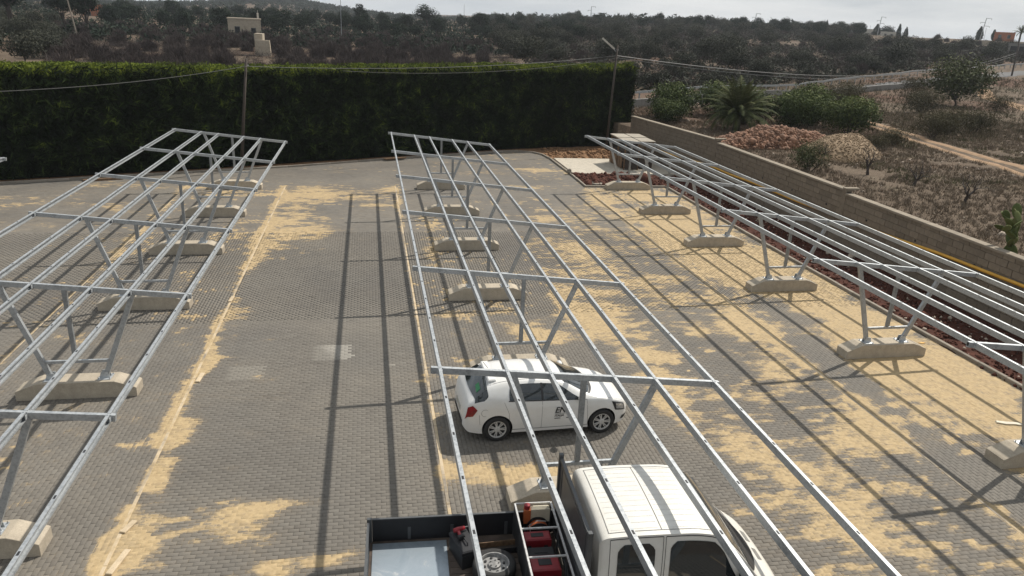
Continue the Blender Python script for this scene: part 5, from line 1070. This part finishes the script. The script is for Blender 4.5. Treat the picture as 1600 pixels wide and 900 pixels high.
def palm(x, y, z, h, n, L, label, leafn=34, wid=.036, seed=1, arch=1.0):
    g = random.Random(seed); t = thing('palm_tree', label, 'palm', (x, y, z)); MB().tube([(0, 0, -.2), (.03, 0, h*.5), (0, .03, h)], [.32, .28, .24], 9).build('trunk', M['bark'], t)
    groups = 1
    for i in range(n):
        a = i*2.4+g.uniform(-.2, .2); e = R(84-74*(i/n)**.9)+g.uniform(-.08, .08); Lf = L*g.uniform(.85, 1.1); mb = MB(); p = Vector((0, 0, h)); pts = [p]; ee = e
        for k in range(9):
            d = Vector((math.cos(a)*math.cos(ee), math.sin(a)*math.cos(ee), math.sin(ee))); p = p+d*Lf/9; pts.append(p); ee -= R(11.5)*arch*(.6+.12*k)*(.30+.75*i/n)
        tn = min(1, max(0, g.uniform(.35, .65)+.2*math.sin(e))); mb.tube(pts, [.03*(1-k/11) for k in range(10)], 3, False, tn)
        for k in range(leafn):
            f = (k+1.5)/(leafn+1.5)*9; j = min(int(f), 8); q = pts[j].lerp(pts[j+1], f-j); d = (pts[j+1]-pts[j]).normalized(); s = d.cross(Vector((0, 0, 1))).normalized(); ll = Lf*.19*math.sin(math.pi*min(1, .16+.80*k/leafn))
            for sg in (-1, 1): w = d*wid; e2 = q+(s*sg+d*.7+Vector((0, 0, -.35+g.uniform(-.1, .1)))).normalized()*ll; mb.add([q-w, q+w, e2], [(0, 1, 2)], tn+g.uniform(-.12, .12))
        mb.build('frond', M['palm'], t)
palm(27.6, 53.2, 1.9, 1.15, 84, 3.2, 'feathery date palm among bushes behind the rubble heap', seed=3)
palm(207.1, 217.7, 9.5, 3.6, 26, 2.9, 'dark palm on the skyline at the right edge', 12, .10, seed=5)
palm(177.7, 358.5, 9.5, 4.6, 20, 1.6, 'small palm showing on the skyline above the far slope', 8, .14, seed=6)
# green bushes behind the rubble
pass
LB = [leafy_proto(600+i, 3.1, 5.0, M['lentisk'], 7800, .105, 34, False, low=.02, asp=.42) for i in range(3)]
for i, (x, y, s, lab) in enumerate([(23.6, 57.4, .66, 'small green bush nearest the hedge end'), (25.4, 60.5, .92, 'rounded green bush left of the date palm'), (30.6, 57.6, .95, 'dark green bush touching the right side of the date palm'), (33.2, 54.2, .92, 'bright green bush behind the middle of the rubble heap'), (36.3, 52.0, .96, 'large bright green bush behind the gravel mound'), (36.6, 58.2, 1.0, 'dark green bush behind the large bright one'), (30.8, 63, 1.0, 'dark green bush farthest back behind the palm')]):
    plant('green_bush', LB[i % 3], x, y, lab, 'bush', None, s, None, i*1.1)
FB = [leafy_proto(620+i, 1.8, 2.6, M['fennel'], 3200, .085, 24, False, low=.0, asp=.16) for i in range(2)]
plant('feathery_bush', FB[0], 24.2, 37.4, 'dull green feathery bush growing just above the block wall', 'bush', None, .92)
RB = [leafy_proto(640+i, 2.0, 3.6, M['reed'], 3000, .12, 24, False, low=.0, asp=.14) for i in range(2)]
for i, (x, y, s, lab) in enumerate([(43.5, 51.5, 1.0, 'brown green scrub clump beside the dirt track'), (47.5, 54.8, 1.05, 'tall brown green scrub clump in the middle of the field'), (50.8, 55.5, .95, 'greener scrub clump at the right of the field'), (57, 70, 1.2, 'scrub clump in front of the leafy green tree'), (62, 76.5, 1.1, 'scrub at the foot of the leafy green tree'), (50, 74, 1.2, 'brown scrub near the road wall, centre of the field'), (54.5, 79, 1.2, 'brown scrub close to the guardrail'), (70, 74, .9, 'dark scrub right of the leafy green tree'), (36.8, 47.2, .7, 'low scrub by the bend of the track'), (33.9, 45.2, .5, 'tiny scrub right of the gravel mound'), (43, 68, 1.3, 'brown scrub behind the green bushes'), (73.5, 92, 1.2, 'scrub beyond the second track')]):
    plant('scrub_clump', RB[i % 2], x, y, lab, 'bush', None, s)
# small leafless fruit trees on the field
for i, (x, y, H, lab) in enumerate([(27.3, 36.6, 2.2, 'small leafless tree in front of the gravel mound'), (27.9, 33.6, 1.9, 'small leafless tree with thin stems, second from the mound'), (27.5, 29.6, 2.3, 'widest leafless little tree above the block wall'), (28.3, 25.5, 2.5, 'leafless little tree cut by the right edge'), (27.1, 41.2, 1.5, 'pale leafless sapling before the rubble heap')]):
    tr, tw, tips = limb_tree(700+i, H, 1.0, 4, 4, .10, 0, .22, .80, 5, .26); t = thing('leafless_tree', lab, 'tree', (x, y, tz(x, y)-.03)); tr.build('trunk', M['bark'], t); tw.build('branches', M['bark'], t)
# prickly pear hanging over the wall
t = thing('prickly_pear', 'prickly pear cactus leaning over the wall at the right edge', 'cactus', (21.9, 21.0, tz(22.1, 21.2)-.05)); t.scale = (1.35,)*3; g = random.Random(4)
pads = [((0, 0, .2), (0, .1, 1))]; pos = [(Vector((0, 0, 0)), Vector((-.1, 0, 1)), .27)]
for gen in range(4):
    new = []
    for p, d, r in pos:
        m = Matrix.Translation(p+d.normalized()*r) @ d.to_track_quat('Z', 'Y').to_matrix().to_4x4() @ Matrix.Rotation(g.uniform(0, 3.1), 4, 'Z') @ Matrix.Diagonal((r*.62, r*.15, r, 1))
        mb = MB(); mb.lathe([(0, -1), (.5, -.87), (.87, -.5), (1, 0), (.9, .45), (.6, .8), (0, 1)], 12, m); mb.tone = [g.uniform(.3, .75)]*len(mb.v); mb.build('pad', M['cactus'], t, True)
        for k in range(2 if gen else 3): nd = (d+Vector((g.uniform(-1.3, .5), g.uniform(-1, 1), g.uniform(-.3, .6)))).normalized(); new.append((p+d.normalized()*r*1.75, nd, r*g.uniform(.78, .98)))
    pos = new[:9]
# rubble heap and gravel mound
def heap(cx, cy, rx, ry, h, rot, seed):
    c, s = math.cos(rot), math.sin(rot)
    def f(x, y):
        u = ((x-cx)*c+(y-cy)*s)/rx; v = (-(x-cx)*s+(y-cy)*c)/ry; q = np.sqrt(u*u+v*v); return h*np.clip(1-q**1.8, 0, 1)*(.72+.55*fbm(x*.55, y*.55, seed, 2))
    return f
hr = heap(27.0, 46.2, 5.5, 1.9, 1.2, R(8), 51); hg = heap(29.6, 42.6, 3.3, 2.2, 1.5, R(28), 52)
t = thing('rubble_heap', 'heap of broken red stones in front of the green bushes', 'rubble heap', (27.2, 46.2, 0)); org = np.array([27.2, 46.2, 0])
def core(f, x0, x1, y0, y1, mat, name, parent, o): 
    me = grid_mesh(name, np.arange(x0, x1, .15), np.arange(y0, y1, .15), lambda X, Y: np.where(f(X, Y) > .01, terrain(X, Y)+f(X, Y), terrain(X, Y)-.3), mat); me.transform(Matrix.Translation(-Vector(o))); return link_mesh(name, me, parent)
core(hr, 22, 32.5, 43.5, 49, M['rubble'], 'heap_core', t, org)
n = 11000; px = nr.uniform(21.5, 32.6, n); py = nr.uniform(43.8, 48.6, n); k = hr(px, py) > .03; px = px[k]; py = py[k]
rocks('stones', np.stack([px, py, terrain(px, py)+hr(px, py)+.02], 1)-org, nr.gamma(1.6, .030, len(px))+.022, M['rubble'], parent=t)
t = thing('gravel_mound', 'smooth mound of ochre gravel beside the red rubble', 'gravel mound', (29.6, 42.6, 0)); org = np.array([29.6, 42.6, 0])
core(hg, 25.6, 33.6, 39.4, 46, M['gravel'], 'mound_core', t, org)
n = 6500; px = nr.uniform(25.8, 33.4, n); py = nr.uniform(39.6, 45.6, n); k = hg(px, py) > .02; px = px[k]; py = py[k]
rocks('gravel', np.stack([px, py, terrain(px, py)+hg(px, py)+.005], 1)-org, nr.gamma(2, .012, len(px))+.014, M['gravel'], parent=t)
def draped(name, pts, width, mat, dz=.03, kind='structure'):
    pts = [Vector(p) for p in pts]; L = []; 
    for a, b in zip(pts[:-1], pts[1:]):
        n = max(2, int((b-a).length/1.2)); L += [a+(b-a)*(i/n) for i in range(n)]
    L.append(pts[-1]); vs = []; fs = []; mb = MB()
    for i, p in enumerate(L):
        d = (L[min(i+1, len(L)-1)]-L[max(i-1, 0)]).normalized(); nrm = Vector((-d.y, d.x)); w = width*(1+.12*math.sin(i*1.7))
        for k in range(5): q = p+nrm*(w*(k/4-.5)); vs.append((q.x, q.y, tz(q.x, q.y)+dz-(.06 if k in (0, 4) else 0)))
        if i: fs += [((i-1)*5+k, (i-1)*5+k+1, i*5+k+1, i*5+k) for k in range(4)]
    mb.add(vs, fs); o = mb.build(name, mat, None, True); tag(o, kind=kind); return o
trk = [(35.5, 20), (37.2, 30), (39.3, 40), (41.2, 49.5), (43.6, 58), (45, 66)]
for dx, w in ((-.75, .75), (.75, .85)): draped('dirt_track', [(x+dx, y) for x, y in trk], w, M['track'], .05)
draped('dirt_track', [(70, 62), (76, 75.5), (82, 88.5), (92, 101)], 2.2, M['track'], .05)
# road with guardrail and low parapet
ra = [(12, 65.5), (28, 76), (38, 83), (51, 91.6), (75, 108), (94.5, 119), (142, 145.5), (200, 175)]
pa = [(10, 58), (25.6, 69), (40.7, 79.5), (56.7, 88.5), (81.4, 103), (100, 112)]
draped('road', [((a[0]+b[0])/2, (a[1]+b[1])/2) for a, b in zip([(11.5, 65), (28, 76), (43, 86), (59, 96), (84, 111), (103, 121)], pa)]+[(150, 143), (200, 168)], 5.2, M['asphalt'], .06)
t = thing('guardrail', 'long metal guardrail on the far side of the road', 'guardrail', (28, 76, 0)); o = Vector((28, 76, 0)); P = []
for a, b in zip(ra[:-1], ra[1:]):
    a = Vector(a); b = Vector(b); n = int((b-a).length/3.2)+1; P += [a.lerp(b, i/n) for i in range(n)]
P3 = [Vector((p.x, p.y, tz(p.x, p.y)+.78)) for p in P]
for a, b in zip(P3[:-1], P3[1:]): MB().beam(a-o, b-o, .07, .24).build('rail', M['rail'], t)
for p in P3: MB().box(p.x-o.x-.06, p.x-o.x+.06, p.y-o.y+.06, p.y-o.y+.16, p.z-1.1, p.z+.05).build('post', M['galvdark'], t)
t = thing('road_parapet', 'low pale parapet along the near side of the road', 'parapet', (28, 70, 0)); o = Vector((28, 70, 0)); P = []
for a, b in zip(pa[:-1], pa[1:]):
    a = Vector(a); b = Vector(b); n = int((b-a).length/3)+1; P += [a.lerp(b, i/n) for i in range(n)]
for a, b in zip(P[:-1], P[1:]):
    za = tz(a.x, a.y); A = Vector((a.x, a.y, za+.20))-o; B = Vector((b.x, b.y, tz(b.x, b.y)+.20))-o; d = (B-A)*.004; MB().beam(A+d, B-d, .28, 1.1).build('parapet_slab', M['grey'], t)
# grasses on the field
def tufts(name, n, x0, x1, y0, y1, h, mat, label, blades=7, pred=None):
    px = nr.uniform(x0, x1, n); py = nr.uniform(y0, y1, n); k = (px > wallx(py)+.35)&(fbm(px*.3, py*.3, 61) > .30)
    if pred: k &= pred(px, py)
    px, py = px[k], py[k]; n = len(px); pz = terrain(px, py); b = np.repeat(np.stack([px, py, pz], 1), blades, 0)+nr.normal(0, .06, (n*blades, 3))*np.array([1, 1, 0]); m = len(b)
    d = nr.normal(0, .45, (m, 3)); d[:, 2] = 1; d /= np.linalg.norm(d, axis=1)[:, None]; L = h*nr.uniform(.5, 1.3, m)*np.repeat(nr.uniform(.5, 1.3, n), blades); w = np.cross(d, nr.normal(size=(m, 3))); w /= np.linalg.norm(w, axis=1)[:, None]
    v = np.stack([b-w*.014, b+w*.014, b+d*L[:, None]], 1).reshape(-1, 3)
    tag(link_mesh(name, npmesh(name, v, np.arange(m*3).reshape(-1, 3), mat, {'tone': np.repeat(nr.uniform(.1, .9, m), 3)})), label, 'grass', kind='stuff')
notpile = lambda x, y: (hr(x, y) < .05) & (hg(x, y) < .05) & (np.abs(x-np.interp(y, [20, 30, 40, 49.5, 58, 66], [35.5, 37.2, 39.3, 41.2, 43.6, 45])) > .0+1.3)
tufts('dry_grass', 46000, 21, 62, 14, 70, .22, M['drygrass'], 'dry brown grass covering the field above the wall', pred=notpile)
tufts('green_weeds', 3600, 28, 46, 34, 52, .20, M['weeds'], 'green weeds growing between the mound and the track', pred=lambda x, y: notpile(x, y) & (fbm(x*.25, y*.25, 77) > .52))
tufts('tall_grass', 13000, 40, 118, 50, 118, .55, M['reed'], 'taller brownish grass toward the road', pred=notpile)
n = 900; px = nr.uniform(22, 60, n); py = nr.uniform(18, 60, n); k = notpile(px, py) & (px > wallx(py)+.4) & (fbm(px*.2, py*.2, 71) > .5)
rocks('field_stones', np.stack([px, py, terrain(px, py)+.02], 1)[k], (nr.gamma(2, .02, n)+.03)[k], M['palestone'], label='pale stones scattered over the dry field', cat='stones')

# ------------------------------------------------------------------ buildings and power poles far away
def house(name, label, cat, x, y, z0, w, d, h, rz, wall, wins=(), roof=None, extra=None):
    t = thing(name, label, cat, (x, y, z0), rz); recalc(MB().box(-w/2, w/2, -d/2, d/2, -1.5, h).build('wall', wall, t).data)
    recalc(MB().box(-w/2-.12, w/2+.12, -d/2-.12, d/2+.12, h+.003, h+.28).build('roof', roof or wall, t).data)
    for wx, wz, ww, wh in wins:
        f = MB().box(wx-ww/2-.08, wx+ww/2+.08, -d/2-.05, -d/2-.004, wz-.08, wz+wh+.08).build('window', M['grey'], t); recalc(f.data); recalc(MB().box(wx-ww/2, wx+ww/2, -d/2-.07, -d/2-.052, wz, wz+wh).build('pane', M['glass'], f).data)
    return t
t = house('stone_house', 'pale flat roofed stone house half hidden by bare trees', 'house', -26.6, 181, 2.6, 6.8, 6, 4.2, R(8), M['plaster'], [(-1.5, 1.2, 1.0, 1.5), (1.8, 1.2, .9, 1.3)])
MB().box(2.7, 3.1, -.3, .1, 4.49, 5.7).build('chimney', M['whiteplaster'], t); MB().tube([(2.9, -.1, 5.7), (2.9, -.1, 6.2)], .05, 6).build('chimney_rod', M['whiteplaster'], t)
t = thing('stone_gateway', 'ruined pale stone wall standing in front of the stone house', 'ruin', (-15.7, 124, tz(-15.7, 124)))
for i in range(9): recalc(MB().box(-1.15+.01*i, 1.15-.02*i, -.4, .4, -.3+.30*i, -.3+.30*i+.296).build('stone_course', M['plaster'], t).data)
recalc(MB().box(-1.3, -.1, .45, 3.0, -.3, 3.3).build('side_wall', M['plaster'], t).data)
house('terracotta_house', 'terracotta red house behind bare trees at the upper left', 'house', -86, 274, 3.2, 6.8, 6, 4.6, R(15), M['terracotta'], [(-1.7, 1.3, 1.1, 1.4), (1.7, 1.3, 1.1, 1.4)])
t = house('white_house', 'long white low house on the right skyline', 'house', 288.5, 408, 10.2, 21, 9, 4.0, R(-35), M['whiteplaster'], [(-6, 1.2, 1.4, 1.6), (0, 1.2, 1.4, 1.6), (6, 1.2, 1.4, 1.6)])
house('white_annex', 'small cream annex in front of the long white house', 'house', 282, 385, 9.8, 8, 5, 3.2, R(-35), M['whiteplaster'], [(-1.5, 1, 1, 1.3), (1.6, 1, 1, 1.3)])
house('terracotta_villa', 'terracotta villa on the skyline near the right edge', 'house', 258.1, 279.3, 10.4, 7.2, 6, 3.5, R(-42), M['terracotta'], [(-1.6, 1.4, 1, 1.3), (1.6, 1.4, 1, 1.3)])
house('long_wall', 'long low grey brown wall below the terracotta villa', 'wall', 229, 250, 8.2, 24, .5, 2.0, R(-42), M['plaster'])
t = house('open_barn', 'grey open barn at the right edge above the slope', 'barn', 181, 188.4, 7.2, 7, 4, 2.3, R(-43), M['grey'])
for i in range(3): recalc(MB().box(-2.9+i*2.1, -1.3+i*2.1, -2.06, -2.004, .2, 1.8).build('doorway', M['black'], t).data)
def power(x, y, z0, ztop, label, rz=0, tilt=0):
    h = ztop-z0; t = thing('power_pole', label, 'power pole', (x, y, z0), rz, 'power poles on the skyline'); t.rotation_euler[1] = tilt; MB().tube([(0, 0, 0), (0, 0, h)], [.22, .14], 7).build('mast', M['galvdark'], t)
    for z, a, b in ((h-.15, 0, 2.0), (h-2.0, -1.7, 0), (h-3.3, -.2, 2.0)):
        arm = MB().box(a, b, -.07, .07, z, z+.16).build('cross_arm', M['galvdark'], t); e = a if a < -1 else b; MB().tube([(e, 0, z-.5), (e, 0, z-.01)], .09, 5).build('insulator', M['grey'], arm)
power(111.4, 384.3, 8, 18.1, 'power pole with offset arms above the middle of the skyline', R(-16)); power(195.2, 372.2, 9, 18.7, 'power pole with offset arms right of the middle of the skyline', R(-28)); power(262, 366.6, 10, 20.2, 'leaning power pole beside the white house', R(-35), R(3)); power(265.4, 300.4, 9, 20, 'leaning power pole beside the wide cypress', R(-41), R(4))
def mast(x, y, z0, z1, r, label): tag(MB().tube([(0, 0, z0), (0, 0, z1)], [r, r*.6], 6).build('slender_mast', M['galvdark'], loc=(x, y, 0)), label, 'mast')
mast(-5.7, 179.9, 2.5, 12.4, .10, 'slender pole rising out of the thicket, left of centre'); mast(382, 815, 8, 26, .35, 'thin distant mast above the middle right skyline'); mast(109, 893, 5, 25, .35, 'thin distant mast above the middle skyline'); mast(-92, 880, 12, 26, .35, 'thin distant mast by the wooded hill'); mast(285, 320, 10, 16.5, .08, 'thin pole right of the wide cypress'); mast(262, 345, 10, 16, .08, 'thin pole between the cypresses on the skyline'); mast(247, 352, 10, 15.5, .08, 'thin pole right of the slim cypress pair')
t = thing('utility_pole', 'pale leaning utility pole inside the left thicket', 'utility pole', (-44.6, 132.9, 2.2)); MB().tube([(0, 0, 0), (-.9, 0, 7.4)], [.13, .09], 7).build('pole', M['kerb'], t)
t = thing('utility_pole', 'thin dark post standing between guardrail and parapet', 'utility pole', (67.9, 96.6, 1.9)); MB().tube([(0, 0, 0), (0, 0, 1.7)], [.09, .08], 7).build('pole', M['polewood'], t)

# ------------------------------------------------------------------ haze
hm = bpy.data.materials.new('haze'); hm.use_nodes = True; t = hm.node_tree; t.nodes.clear(); pvn = N(t, 'ShaderNodeVolumePrincipled'); mo = N(t, 'ShaderNodeOutputMaterial')
pvn.inputs['Color'].default_value = (.86, .90, .95, 1); pvn.inputs['Density'].default_value = .00018; pvn.inputs['Anisotropy'].default_value = .2; link(t, pvn.outputs[0], mo.inputs['Volume'])
tag(recalc_obj := MB().box(-2450, 2450, -100, 2650, -3, 48).build('haze', hm), kind='stuff'); recalc(recalc_obj.data)
